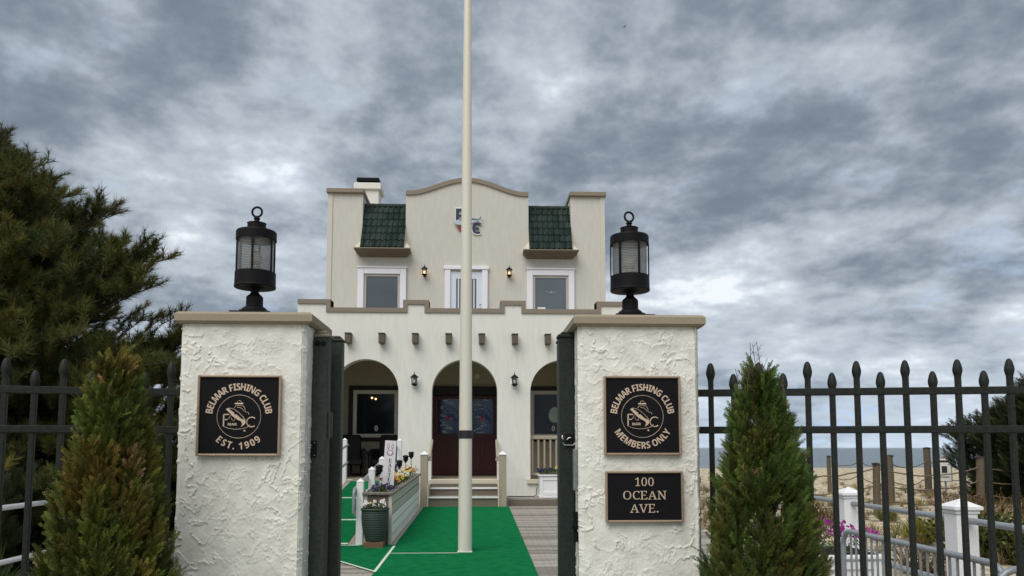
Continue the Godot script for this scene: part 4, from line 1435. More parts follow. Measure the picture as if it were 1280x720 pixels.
	rim.box(Vector3(0.17, 0.935, -2.72), Vector3(0.11, 0.034, 5.5), 0.005, tilt); rim.box(Vector3(-0.17, 0.935, -2.72), Vector3(0.11, 0.034, 5.5), 0.005, tilt); rim.box(Vector3(0, 0.890, 0.02), Vector3(0.45, 0.036, 0.1), 0.005)
	obj("rim", rim, M.deck3, pb)
	var so := Shape.new()
	so.box(Vector3(0, 0.86, -2.7), Vector3(0.32, 0.04, 5.3), 0.0, tilt)
	obj("soil", so, M.soil, pb)
	# pale footing strip between planter and carpet
	var fs := sheet(-1.262, -1.202, -11.3, -17.1, 0.006, 0.01)
	tag(obj("edging_strip", fs, M.deck2), "pale grey wooden edging strip between planter box and carpet", "edging")

func flagpole() -> void:
	var y0 := ramp_y(-10.65) + 0.012
	var t := thing("flagpole", "tall tapering cream flagpole standing in the green carpet", "flagpole", Vector3(-0.178, y0, -10.65))
	var s := Shape.new()
	s.lathe([Vector2(0.095, 0.0), Vector2(0.095, 0.05), Vector2(0.089, 1.6), Vector2(0.083, 3.0), Vector2(0.069, 5.5), Vector2(0.053, 8.0), Vector2(0.045, 9.6), Vector2(0.0, 9.62)], 28, Vector3.ZERO, true)
	obj("shaft", s, M.pole_paint, t)
	var b := Shape.new()
	b.lathe([Vector2(0.088, 1.535), Vector2(0.097, 1.54), Vector2(0.097, 1.645), Vector2(0.088, 1.65)], 28)
	obj("black_band", b, M.black_band, t)
	var f := Shape.new()
	f.box(Vector3(0, 0.004, 0), Vector3(0.2, 0.012, 0.2), 0.003)
	obj("foot_plate", f, M.pole_paint, t)
	var tr := Shape.new()
	tr.ball(Vector3(0, 9.72, 0), 0.1, 16)
	obj("truck_ball", tr, M.bronze, t)

# ------------------------------------------------------------------ boardwalk railings, racks
func white_post(at: Vector3, label: String) -> void:
	var t := thing("railing_post", label, "post", at, 0.0, "white boardwalk railing posts")
	var p := Shape.new()
	p.box(Vector3(0, 0.52, 0), Vector3(0.172, 1.04, 0.172), 0.006)
	obj("shaft", p, M.white_paint, t)
	var c := Shape.new()
	c.box(Vector3(0, 1.05, 0), Vector3(0.195, 0.03, 0.195), 0.005); c.box(Vector3(0, 1.078, 0), Vector3(0.232, 0.026, 0.232), 0.005)
	for e in 4:
		c.tri(Vector3(0.116, 1.091, 0.116).rotated(Vector3.UP, e * PI / 2), Vector3(0.116, 1.091, 0.116).rotated(Vector3.UP, (e + 1) * PI / 2), Vector3(0, 1.15, 0))
	obj("cap", c, M.white_paint, t)

func railings() -> void:
	white_post(Vector3(3.82, 0.0, -5.99), "white square post with pyramid cap in front of dry shrubs, nearer of two")
	white_post(Vector3(3.82, 0.0, -7.84), "white square post with pyramid cap above the purple flowers, farther of two")
	white_post(Vector3(3.82, 0.0, -3.2), "white square railing post at right edge, outside the picket fence")
	for y in [[0.985, "upper"], [0.47, "lower"]]:
		var s := Shape.new()
		s.tube([Vector3(3.82, y[0], -1.2), Vector3(3.82, y[0], -5.99), Vector3(3.82, y[0], -7.84), Vector3(3.82, y[0], -10.6)], 0.026, 12)
		tag(obj("pipe_rail", s, M.galvanised), "%s grey pipe rail through the white posts beside the dunes" % y[1], "rail")
		var l := Shape.new()
		l.tube([Vector3(-4.5, y[0], -3.0), Vector3(-4.5, y[0], -8.2), Vector3(-4.5, y[0], -8.9)], 0.026, 12)
		tag(obj("pipe_rail", l, M.white_paint), "%s white pipe rail behind the left fence below the pine" % y[1], "rail")
	for z in [-4.2, -6.6, -8.6]:
		white_post(Vector3(-4.5, 0.0, z), ["white railing post outside the frame on the left", "white railing post behind the left fence beside the spiky plant", "white railing post hidden behind the browned conical shrub"][[-4.2, -6.6, -8.6].find(z)])
	# low barricade racks of bent pipe with upright bars
	bike_rack("galvanised bar rack in front of the white flower box", Vector3(3.13, 0.0, -6.55), PI / 2 - deg_to_rad(180.0), 2.05)
	bike_rack("second galvanised bar rack close behind the picket fence at the right edge", Vector3(2.98, 0.0, -4.38), 0.05, 1.7)

func bike_rack(label: String, at: Vector3, turn: float, ln: float) -> void:
	var t := thing("bar_rack", label, "rack", at, turn, "galvanised bar racks")
	var r := 0.022
	var top := 0.85
	var pts := [Vector3(0, 0.0, 0), Vector3(0, top - 0.14, 0)]
	for k in 5:
		var a := PI - (k + 1) * PI / 12.0 * 1.0
		pts.append(Vector3(0.14 + 0.14 * cos(a), top - 0.14 + 0.14 * sin(a), 0))
	pts.append(Vector3(0.14, top, 0)); pts.append(Vector3(ln - 0.14, top + 0.0, 0))
	for k in 5:
		var a := PI / 2 - (k + 1) * PI / 12.0
		pts.append(Vector3(ln - 0.14 + 0.14 * cos(a), top - 0.14 + 0.14 * sin(a), 0))
	pts.append(Vector3(ln, top - 0.14, 0)); pts.append(Vector3(ln, 0, 0))
	var s := Shape.new()
	s.tube(pts, r, 10)
	obj("frame", s, M.galvanised, t)
	var lo := Shape.new()
	lo.tube([Vector3(0.02, 0.2, 0), Vector3(ln - 0.02, 0.2, 0)], r * 0.9, 8)
	obj("bottom_rail", lo, M.galvanised, t)
	var bar := Shape.new()
	bar.tube([Vector3(0, 0.2, 0), Vector3(0, top, 0)], 0.0095, 8)
	var bm := bar.mesh()
	var n := int((ln - 0.2) / 0.085)
	for k in n: obj("bar", bm, M.galvanised, t, Vector3(0.14 + 0.085 * k, 0, 0))

# ------------------------------------------------------------------ beach
func dune_post(at: Vector3, h: float, w: float, label: String) -> void:
	var t := thing("timber_post", label, "post", at, rng.randf_range(-0.4, 0.4), "weathered dune posts")
	var s := Shape.new()
	s.tube([Vector3(0, -0.3, 0), Vector3(0, h * 0.5, 0), Vector3(rng.randf_range(-0.03, 0.03), h, 0)], [w * 0.52, w * 0.5, w * 0.48], 9)
	obj("shaft", s, M.old_post, t)
	var c := Shape.new()
	c.lathe([Vector2(0.0, h + 0.03), Vector2(w * 0.5, h + 0.015), Vector2(w * 0.58, h - 0.02), Vector2(w * 0.5, h - 0.03)], 9)
	obj("top", c, M.bark, t)

func rope_line(pts: Array, hs: Array, label: String) -> void:
	var t := thing("dune_rope", label, "rope", Vector3.ZERO, 0.0, "ropes between the dune posts")
	for h in hs:
		for i in pts.size() - 1:
			var a: Vector3 = pts[i] + Vector3.UP * h
			var b: Vector3 = pts[i + 1] + Vector3.UP * (h + rng.randf_range(-0.04, 0.04))
			var p := []
			for k in 11:
				var u := k / 10.0
				p.append(a.lerp(b, u) - Vector3.UP * (0.16 + 0.05 * rng.randf()) * 4.0 * u * (1.0 - u))
			var s := Shape.new()
			s.tube(p, 0.016, 6)
			obj("strand", s, M.rope, t)

func tuft(blades: int, l: float, w: float, spread: float, sd: int, droop := 0.5) -> ArrayMesh:
	var r := RandomNumberGenerator.new()
	r.seed = sd
	var s := Shape.new()
	for i in blades:
		var a := r.randf() * TAU
		var tilt := r.randf_range(0.05, spread)
		var d := Vector3(cos(a), 0, sin(a))
		var ln := l * r.randf_range(0.6, 1.1)
		var side := d.cross(Vector3.UP) * w * 0.5
		var base := d * r.randf() * 0.06 * l
		var p1 := base + (Vector3.UP * cos(tilt) + d * sin(tilt)) * ln * 0.55
		var t2: float = tilt + droop * r.randf()
		var p2 := p1 + (Vector3.UP * cos(t2) + d * sin(t2)) * ln * 0.45
		s.tint = Color.WHITE * r.randf_range(0.65, 1.2)
		s.quad(base - side * 0.7, base + side * 0.7, p1 + side, p1 - side)
		s.tri(p1 - side, p1 + side, p2)
	return s.mesh(true)

func twig_mesh(sd: int, leafy: float) -> ArrayMesh:
	# low woody beach shrub: forked twigs with a few small leaves
	var r := RandomNumberGenerator.new()
	r.seed = sd
	var s := Shape.new()
	for i in 16:
		var a := r.randf() * TAU
		var tilt := r.randf_range(0.1, 1.15)
		var p := Vector3(cos(a) * 0.05, 0, sin(a) * 0.05)
		var d := (Vector3.UP * cos(tilt) + Vector3(cos(a), 0, sin(a)) * sin(tilt)).normalized()
		s.tint = Color(0.75, 0.62, 0.5) * r.randf_range(0.6, 1.1)
		for k in 3:
			var q := p + d * r.randf_range(0.12, 0.22)
			s.tube([p, q], [0.011 - 0.003 * k, 0.008 - 0.003 * k], 4, false)
			for m in int(leafy * 5.0):
				var c := p.lerp(q, r.randf())
				var u := Vector3(r.randf_range(-1, 1), r.randf_range(0.0, 1), r.randf_range(-1, 1)).normalized()
				var w := u.cross(Vector3(r.randf_range(-1, 1), r.randf_range(-1, 1), r.randf_range(-1, 1))).normalized() * 0.016
				var keep := s.tint
				s.tint = Color(0.9, 1.0, 0.5) * r.randf_range(0.6, 1.3)
				s.tri(c - w, c + u * 0.05, c + w)
				s.tint = keep
			p = q
			d = (d + Vector3(r.randf_range(-0.6, 0.6), r.randf_range(-0.3, 0.5), r.randf_range(-0.6, 0.6))).normalized()
	return s.mesh(true)

func beach_things() -> void:
	var P := [Vector3(9.13, 0, -17.38), Vector3(11.82, 0, -21.7), Vector3(14.6, 0, -24.5), Vector3(12.87, 0, -19.3), Vector3(12.3, 0, -26.6), Vector3(13.1, 0, -26.0), Vector3(5.6, 0, -16.4), Vector3(17.2, 0, -21.4), Vector3(18.0, 0, -27.0)]
	dune_post(P[0], 1.19, 0.165, "grey timber dune post with dark top seen above the far white post")
	dune_post(P[1], 1.33, 0.20, "tall brown timber dune post between the near rope post and the signposted post")
	dune_post(P[2], 1.55, 0.215, "tallest brown timber dune post beside the white notice board")
	dune_post(P[3], 1.32, 0.20, "timber dune post standing in front of the dark juniper tree")
	dune_post(P[4], 1.26, 0.14, "thin far dune post, leftmost against the sea")
	dune_post(P[5], 1.24, 0.14, "thin far dune post just right of the leftmost one")
	dune_post(P[6], 1.1, 0.16, "timber dune post hidden behind the right conical shrub")
	dune_post(P[7], 1.2, 0.18, "timber dune post under the juniper branches at the far right")
	rope_line([P[6], P[0], P[3], P[7]], [1.08, 0.72, 0.38], "brown ropes sagging between the nearer dune posts")
	rope_line([P[4], P[5], P[1], P[2], P[8]], [1.12, 0.62], "brown ropes sagging between the farther dune posts by the beach")
	# notice board
	var nb := thing("notice_board", "small white framed notice board beside tallest dune post", "sign", Vector3(15.05, 0.0, -24.3), -0.3)
	var s := Shape.new()
	s.box(Vector3(0, 0.72, 0), Vector3(0.05, 1.45, 0.05), 0.004)
	obj("post", s, M.galvanised, nb)
	var b := Shape.new()
	b.box(Vector3(-0.02, 0.86, 0.04), Vector3(0.42, 0.78, 0.03), 0.005)
	obj("board", b, M.label_white, nb)
	var f := Shape.new()
	for e in [-0.215, 0.175]: f.box(Vector3(e, 0.86, 0.055), Vector3(0.03, 0.8, 0.03), 0.003)
	for e in [0.475, 1.245]: f.box(Vector3(-0.02, e, 0.055), Vector3(0.356, 0.03, 0.028), 0.003)
	obj("frame", f, M.galvanised, nb)
	var k := Shape.new()
	k.box(Vector3(-0.03, 1.12, 0.057), Vector3(0.26, 0.07, 0.004)); k.box(Vector3(-0.03, 0.86, 0.057), Vector3(0.16, 0.22, 0.004)); k.box(Vector3(-0.03, 0.62, 0.057), Vector3(0.28, 0.03, 0.004))
	obj("print", k, M.label_ink, nb)
	# dry vegetation on the dunes
	var nz := FastNoiseLite.new()
	nz.seed = 5; nz.frequency = 0.13; nz.fractal_octaves = 4
	var pn := FastNoiseLite.new()
	pn.seed = 66; pn.frequency = 0.35; pn.fractal_octaves = 3
	var tufts := [tuft(26, 0.34, 0.010, 0.9, 4), tuft(22, 0.26, 0.012, 1.2, 9)]
	for v in 2:
		var xf := []
		var cl := []
		while xf.size() < 1500:
			var x := rng.randf_range(4.2, 26.0)
			var z := rng.randf_range(-33.0, -4.0)
			if pn.get_noise_2d(x, z) < rng.randf_range(-0.28, 0.25): continue
			if z < -25.5 and rng.randf() < 0.75: continue
			var k2 := rng.randf_range(0.4, 1.0)
			xf.append(Transform3D(Basis(Vector3.UP, rng.randf() * TAU).scaled(Vector3(k2 * 1.2, k2, k2 * 1.2)), Vector3(x, land(x, z, nz) - 0.02, z)))
			var h := rng.randf()
			cl.append(Color(0.36, 0.26, 0.15) * (0.5 + 0.7 * h) if rng.randf() < 0.75 else Color(0.17, 0.17, 0.05) * (0.6 + 0.6 * h))
		var o := scatter("dune_grass", tufts[v], M.straw, xf, cl, self, true)
		tag(o, ["dry brown beach grass on the dunes behind the right railing", "short matted straw on the dune sand behind the right railing"][v], "grass")
	# low twiggy shrubs, each its own thing
	var tw := [twig_mesh(3, 0.4), twig_mesh(8, 1.8), twig_mesh(15, 0.2)]
	var spots := [[7.0, -10.4, 1.35, 1, "dark leafy low shrub right of near white post, behind its pipe rail"], [8.1, -10.9, 1.2, 1, "dark leafy low shrub at the right edge under the juniper"], [5.6, -9.6, 0.9, 0, "bare brown shrub left of the yellow spiky plant"], [9.6, -15.0, 1.0, 2, "bare twiggy shrub below the rope left of the tall posts"], [11.4, -17.5, 1.1, 2, "bare twiggy shrub below the notice board"], [12.4, -17.0, 1.2, 0, "reddish bare shrub at the foot of the juniper post"], [8.0, -13.0, 1.0, 0, "brown shrub on the dune behind the spiky plant"], [6.9, -15.6, 1.0, 2, "thin bare shrub in front of the grey rope post"], [10.4, -13.6, 1.0, 0, "brown shrub on the dune right of the near white post"]]
	for q in spots:
		var t := thing("low_shrub", q[4], "shrub", Vector3(q[0], land(q[0], q[1], nz) - 0.05, q[1]), rng.randf() * TAU, "low shrubs on the dunes")
		for j in 5 if q[3] == 1 else 2:
			var xf := []
			var cl := []
			for i in 3:
				var a := rng.randf() * TAU
				xf.append(Transform3D(Basis(Vector3.UP, rng.randf() * TAU).scaled(Vector3.ONE * q[2] * rng.randf_range(0.7, 1.15)), Vector3(cos(a), 0, sin(a)) * rng.randf() * 0.45 * q[2]))
				cl.append(Color(0.10, 0.105, 0.05) * rng.randf_range(0.5, 1.0) if q[3] == 1 else Color(0.17, 0.10, 0.06) * rng.randf_range(0.6, 1.2))
			obj("twigs", baked(tw[q[3]], xf, cl), M.straw, t)
	# spiky plants
	spiky(Vector3(7.05, 0.02, -12.3), 0.95, Color(0.30, 0.29, 0.07), "yellow green spiky yucca on the dune left of near white post")
	spiky(Vector3(8.6, 0.02, -16.0), 0.6, Color(0.24, 0.24, 0.08), "small straw coloured spiky plant among the brown grass")
	spiky(Vector3(-4.80, 0.02, -7.9), 0.95, Color(0.10, 0.17, 0.05), "green spiky yucca behind the left fence by the pipe rail")
	spiky(Vector3(-5.35, 0.02, -8.3), 0.9, Color(0.08, 0.14, 0.045), "darker green spiky yucca at the left edge under the pine")
	# gull far off in the sky
	var g := thing("seagull", "tiny dark seagull gliding high above the clubhouse", "bird", Vector3(9.9, 30.3, -50.0), 0.3)
	g.scale = Vector3.ONE * 0.6
	var body := Shape.new()
	body.ball(Vector3.ZERO, 0.07, 10, Vector3(2.4, 0.8, 0.9))
	body.ball(Vector3(0.17, 0.02, 0), 0.035, 8)
	body.tri(Vector3(-0.12, 0, -0.03), Vector3(-0.12, 0, 0.03), Vector3(-0.27, 0.0, 0.0))
	obj("body", body, M.conduit, g)
	for sg in [-1.0, 1.0]:
		var w := Shape.new()
		w.quad(Vector3(0.07, 0.02, 0), Vector3(-0.05, 0.02, 0), Vector3(-0.02, 0.09, sg * 0.22), Vector3(0.06, 0.09, sg * 0.22))
		w.tri(Vector3(0.06, 0.09, sg * 0.22), Vector3(-0.02, 0.09, sg * 0.22), Vector3(-0.08, 0.03, sg * 0.44))
		obj("wing", w, M.conduit, g)

func spiky(at: Vector3, sz: float, col: Color, label: String) -> void:
	var t := thing("yucca", label, "plant", at, 0.0, "spiky yuccas")
	for k in 3:
		var xf := []
		var cl := []
		for i in 2:
			xf.append(Transform3D(Basis(Vector3.UP, rng.randf() * TAU).scaled(Vector3.ONE * sz * rng.randf_range(0.8, 1.1)), Vector3(rng.randf_range(-0.2, 0.2), 0, rng.randf_range(-0.2, 0.2)) * sz))
			cl.append(col * rng.randf_range(0.7, 1.15))
		obj("leaf_rosette", baked(tuft(34, 0.62, 0.032, 1.25, 70 + k, 0.25), xf, cl), M.straw, t)

# ------------------------------------------------------------------ shrubs and trees
func spray_mesh(sd: int) -> ArrayMesh:
	# narrow feathery frond of scale leaves, about 10 cm long, with paler tips
	var r := RandomNumberGenerator.new()
	r.seed = sd
	var s := Shape.new()
	var L := 0.105
	s.tint = Color.WHITE * 0.8
	s.quad(Vector3(-0.0012, 0, 0), Vector3(0.0012, 0, 0), Vector3(0.0008, L, -0.02), Vector3(-0.0008, L, -0.02))
	for i in 8:
		var u := 0.15 + 0.85 * i / 7.0
		for sg in [-1.0, 1.0]:
			var p := Vector3(0, L * u, -0.02 * u * u)
			var a: float = deg_to_rad(r.randf_range(20, 42)) * sg
			var ln := 0.034 * (1.1 - u * 0.75) * r.randf_range(0.7, 1.2)
			var d := Vector3(sin(a), cos(a), r.randf_range(-0.35, 0.3)).normalized()
			var w := d.cross(Vector3(0, 0, 1)).normalized() * 0.0017
			var q := p + d * ln
			s.tint = Color.WHITE * r.randf_range(0.7, 1.0)
			s.quad(p - w, p + w, q + w, q - w)
			s.tint = Color(1.25, 1.2, 1.0) * r.randf_range(1.0, 1.4)
			s.tri(q - w * 1.3, q + w * 1.3, q + d * 0.010)
			for k in 2:
				var p2 := p + d * ln * (0.4 + 0.3 * k)
				for s2 in [-1.0, 1.0]:
					var d2 := d.rotated(Vector3(0, 0, 1), s2 * 0.6)
					var w2 := d2.cross(Vector3(0, 0, 1)).normalized() * 0.0015
					var l2 := 0.011
					s.tint = Color.WHITE * r.randf_range(0.8, 1.3)
					s.tri(p2 - w2, p2 + w2, p2 + d2 * l2)
	return s.mesh(true)

func arborvitae(label: String, at: Vector3, h: float, rad: float, sd: int, bronze: float, twigs: bool) -> void:
	var t := thing("conical_shrub", label, "shrub", at, 0.0, "conical shrubs beside the gate pillars")
	var r := RandomNumberGenerator.new()
	r.seed = sd
	var nz := FastNoiseLite.new()
	nz.seed = sd; nz.frequency = 2.2
	var tr := Shape.new()
	tr.tube([Vector3(0, -0.05, 0), Vector3(0.01, h * 0.5, 0), Vector3(0, h * 0.93, 0)], [0.035, 0.022, 0.006], 8)
	obj("trunk", tr, M.bark, t)
	var xfs := [[], [], []]
	var cls := [[], [], []]
	var plumes := 640
	for i in plumes:
		var u := pow(r.randf(), 1.12)
		var y := 0.06 + u * (h - 0.13)
		var ang := r.randf() * TAU
		var lob := 1.0 + 0.20 * nz.get_noise_3d(cos(ang) * 0.4, y * 0.9, sin(ang) * 0.4)
		var R := rad * 1.08 * lob * pow(clampf(1.0 - u * 0.995, 0.0, 1.0), 0.62 if bronze > 0.2 else 0.64) * (0.84 + 0.16 * smoothstep(0.0, 0.2, u))
		var d := Vector3(cos(ang), 0, sin(ang))
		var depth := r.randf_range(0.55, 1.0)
		var root := d * R * depth * 0.92 + Vector3.UP * (y - 0.1)
		var lean := (Vector3.UP * 1.0 + d * r.randf_range(0.10, 0.34) * (1.0 - 0.7 * u) + Vector3(r.randf_range(-0.1, 0.1), 0, r.randf_range(-0.1, 0.1))).normalized()
		var ln := r.randf_range(0.13, 0.24) * (0.75 + 0.5 * (1.0 - u))
		var br := clampf(bronze + 0.9 * nz.get_noise_3d(root.x * 2.0 + 20.0, root.y * 1.4, root.z * 2.0) + r.randf_range(-0.2, 0.2), 0.0, 1.0)
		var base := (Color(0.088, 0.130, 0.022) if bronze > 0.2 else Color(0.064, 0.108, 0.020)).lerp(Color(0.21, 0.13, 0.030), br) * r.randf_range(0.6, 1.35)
		if depth < 0.72: base *= 0.8  # inner plumes tinted darker, shade inside the crown put into leaf colour
		var dead := r.randf() < 0.012 + 0.05 * bronze
		for k in 32:
			var v := k / 31.0
			var p := root + lean * ln * v
			var a2 := r.randf() * TAU
			var out := (d * 0.8 + Vector3(cos(a2), 0, sin(a2)) * 0.75).normalized()
			var up := (lean * r.randf_range(0.6, 1.4) + out * r.randf_range(0.2, 0.95)).normalized()
			var nrm := out.cross(up).normalized().rotated(up, r.randf_range(-0.9, 0.9))
			var x := up.cross(nrm).normalized()
			var sc := r.randf_range(0.36, 0.74) * (1.0 - 0.2 * v)
			var g := r.randi_range(0, 2)
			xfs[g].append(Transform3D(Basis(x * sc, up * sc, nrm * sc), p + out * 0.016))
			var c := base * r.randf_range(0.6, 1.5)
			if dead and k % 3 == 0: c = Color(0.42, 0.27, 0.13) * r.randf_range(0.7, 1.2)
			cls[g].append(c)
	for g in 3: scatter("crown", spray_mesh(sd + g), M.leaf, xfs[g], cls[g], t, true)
	if twigs:
		var s := Shape.new()
		for i in 16:
			var p := Vector3(r.randf_range(-0.09, 0.11), h - r.randf_range(0.06, 0.16), r.randf_range(-0.06, 0.06))
			var hi := r.randf_range(0.06, 0.13) if i > 2 else 0.24
			if i <= 2: p.x = -0.04 + 0.02 * i
			var q := p + Vector3(r.randf_range(-0.03, 0.03), hi, 0)
			s.tube([p, p.lerp(q, 0.5) + Vector3(r.randf_range(-0.008, 0.008), 0, 0), q], [0.0022, 0.0018, 0.0012], 4, false)
			for k in 5:
				var m := p.lerp(q, r.randf_range(0.3, 0.95))
				s.tube([m, m + Vector3(r.randf_range(-0.025, 0.025), r.randf_range(0.01, 0.03), r.randf_range(-0.02, 0.02))], [0.0015, 0.001], 3, false)
		obj("bare_twigs", s, M.corbel_wood, t).set_meta("kind", "stuff")

func trees() -> void:
	arborvitae("browned conical evergreen shrub in front of the left gate pillar", Vector3(-1.585, 0.02, -3.42), 1.95, 0.33, 11, 0.22, false)
	arborvitae("green conical evergreen shrub with bare twigs beside the right gate pillar", Vector3(1.325, 0.02, -3.55), 1.92, 0.355, 52, 0.08, true)
	pine()
	juniper("dark juniper tree on the dune behind the right fence", Vector3(15.85, -0.1, -20.6), 3.85, 2.3, 5, 1500)

func needle_tuft(sd: int) -> ArrayMesh:
	# shoot tip with pairs of stiff needles; grows along +y
	var r := RandomNumberGenerator.new()
	r.seed = sd
	var s := Shape.new()
	s.tint = Color(0.7, 0.55, 0.4)
	s.tube([Vector3.ZERO, Vector3(0, 0.13, 0)], [0.006, 0.004], 4, false)
	for i in 64:
		var u := r.randf()
		var a := r.randf() * TAU
		var tilt := lerpf(1.15, 0.45, u) * r.randf_range(0.7, 1.15)
		var d := Vector3(cos(a) * sin(tilt), cos(tilt), sin(a) * sin(tilt))
		var p := Vector3(0, 0.13 * u, 0)
		var ln := r.randf_range(0.075, 0.115)
		var w := d.cross(Vector3(r.randf_range(-1, 1), r.randf_range(-1, 1), r.randf_range(-1, 1))).normalized() * 0.0021
		s.tint = Color.WHITE * r.randf_range(0.6, 1.35)
		s.tri(p - w, p + w, p + d * ln)
	return s.mesh(true)

func pine() -> void:
	var base := Vector3(-7.3, 0.0, -10.2)
	var t := thing("pine_tree", "large dark green pine tree behind the left fence", "tree", base)
	var r := RandomNumberGenerator.new()
	r.seed = 17
	var tr := Shape.new()
	tr.tube([Vector3(0, -0.2, 0), Vector3(0.1, 1.5, 0.0), Vector3(0.0, 3.2, 0.1), Vector3(0.25, 4.8, 0), Vector3(0.35, 5.7, 0)], [0.2, 0.17, 0.13, 0.07, 0.02], 12)
	obj("trunk", tr, M.bark, t)
	var xf := [[], []]
	var cl := [[], []]
	# limbs: start height, tip (relative to the foot), spread of the foliage
	var limbs := []
	for q in [[3.9, Vector3(2.45, 4.55, 0.3)], [4.1, Vector3(1.7, 4.8, 0.2)], [3.2, Vector3(3.1, 3.9, 0.5)], [2.9, Vector3(3.2, 3.45, 0.9)], [2.4, Vector3(3.55, 2.85, 0.3)], [2.1, Vector3(3.55, 2.45, 0.5)], [1.9, Vector3(3.3, 2.0, -0.4)], [2.6, Vector3(2.6, 3.1, 1.3)], [1.6, Vector3(2.7, 1.7, 1.0)], [4.6, Vector3(0.9, 5.35, 0.2)], [3.5, Vector3(2.2, 3.9, 1.2)], [1.5, Vector3(3.2, 1.4, 0.2)], [4.2, Vector3(1.3, 4.6, 1.0)], [2.4, Vector3(3.6, 2.7, -0.9)]]:
		limbs.append(q)
	for i in 26:
		# more limbs on the side that faces the gateway
		var y0 := r.randf_range(1.2, 4.6)
		var a0 := r.randf_range(-1.0, 1.25)
		var reach := lerpf(3.9, 1.3, clampf((y0 - 1.2) / 3.8, 0, 1)) * r.randf_range(0.72, 0.98)
		limbs.append([y0, Vector3(cos(a0) * reach, y0 + r.randf_range(0.25, 0.9), sin(a0) * reach)])
	for i in 22:
		var y := 1.4 + 3.8 * i / 21.0
		var a := i * 2.399 + 1.0
		var ln := lerpf(3.3, 0.8, i / 21.0) * r.randf_range(0.8, 1.1)
		limbs.append([y, Vector3(cos(a) * ln, y + r.randf_range(0.1, 0.7), sin(a) * ln)])
	for q in limbs:
		var a := Vector3(0.12 * q[0] / 3.0, q[0], 0)
		var b: Vector3 = q[1]
		var ln := a.distance_to(b)
		var pts := []
		var rad := []
		var n := 9
		for k in n:
			var u := k / float(n - 1)
			pts.append(a.lerp(b, u) + Vector3(r.randf_range(-0.05, 0.05), -0.22 * sin(PI * u) * ln * 0.3, r.randf_range(-0.05, 0.05)))
			rad.append(lerpf(0.055, 0.010, u))
		var s := Shape.new()
		s.tube(pts, rad, 7)
		var nb := int(ln * 13.0)
		for j in nb:
			var u := 0.18 + 0.82 * (j + r.randf()) / nb
			var fi := u * (n - 1)
			var i0 := int(min(fi, n - 2))
			var p: Vector3 = pts[i0].lerp(pts[i0 + 1], fi - i0)
			var dir: Vector3 = (b - a).normalized()
			var sd := 1.0 if j % 2 == 0 else -1.0
			var bd := (dir * 0.75 + dir.cross(Vector3.UP).normalized() * sd * r.randf_range(0.3, 1.1) + Vector3.UP * r.randf_range(-0.25, 0.95)).normalized()
			var bl := r.randf_range(0.25, 0.62) * (1.25 - 0.6 * u)
			var e := p + bd * bl + Vector3.UP * 0.05
			s.tube([p, p.lerp(e, 0.5) - Vector3.UP * 0.02, e], [0.011, 0.008, 0.005], 4, false)
			var shade := r.randf_range(0.55, 1.2)
			var warm := r.randf()
			var nt := 11
			for m in nt:
				var v := (m + 1.0) / nt
				var tp := p.lerp(e, 0.15 + 0.85 * v)
				var td := (bd * 0.7 + Vector3.UP * r.randf_range(0.1, 1.0) + Vector3(r.randf_range(-0.8, 0.8), 0, r.randf_range(-0.8, 0.8))).normalized()
				var x := td.cross(Vector3(0.3, 0.2, 1)).normalized()
				var sc := r.randf_range(0.85, 1.3)
				var g := m % 2
				xf[g].append(Transform3D(Basis(x * sc, td * sc, x.cross(td) * sc), tp))
				var c := Color(0.055, 0.085, 0.022).lerp(Color(0.145, 0.135, 0.030), warm) * shade * r.randf_range(0.75, 1.3)
				cl[g].append(c)
		obj("limb", s, M.bark, t)
	var tw := Shape.new()
	for i in 1500:
		var y := r.randf_range(0.5, 5.5)
		var reach := 3.55 * (1.0 - pow(clampf((y - 2.2) / 3.6, 0.0, 1.0), 1.3)) * (0.82 + 0.18 * smoothstep(0.4, 2.2, y))
		var a := r.randf_range(-1.5, 1.9)
		var dep := pow(r.randf(), 0.5)
		var lobe := 1.0 + 0.22 * sin(y * 5.2 + 2.0 * sin(a * 3.0)) + 0.12 * sin(a * 9.0 + y * 3.0)
		var p := Vector3(cos(a), 0, sin(a)) * reach * dep * lobe + Vector3(0.2, y, 0)
		var bd := (Vector3(cos(a), 0, sin(a)) * 0.8 + Vector3(r.randf_range(-0.6, 0.6), r.randf_range(0.0, 1.1), r.randf_range(-0.6, 0.6))).normalized()
		var e := p + bd * r.randf_range(0.25, 0.5)
		tw.tube([p, e], [0.008, 0.004], 4, false)
		var shade := r.randf_range(0.55, 1.2)
		var warm := r.randf()
		for m in 9:
			var td := (bd * 0.6 + Vector3.UP * r.randf_range(0.2, 1.1) + Vector3(r.randf_range(-0.8, 0.8), 0, r.randf_range(-0.8, 0.8))).normalized()
			var x := td.cross(Vector3(0.3, 0.2, 1)).normalized()
			var sc := r.randf_range(0.8, 1.2)
			xf[m % 2].append(Transform3D(Basis(x * sc, td * sc, x.cross(td) * sc), p.lerp(e, (m + 1.0) / 9.0)))
			cl[m % 2].append(Color(0.055, 0.085, 0.022).lerp(Color(0.145, 0.135, 0.030), warm) * shade * r.randf_range(0.75, 1.3))
	var two := obj("twigs", tw, M.bark, t)
	two.set_meta("kind", "stuff")
	for g in 2: scatter("crown", needle_tuft(90 + g), M.needle, xf[g], cl[g], t, true)

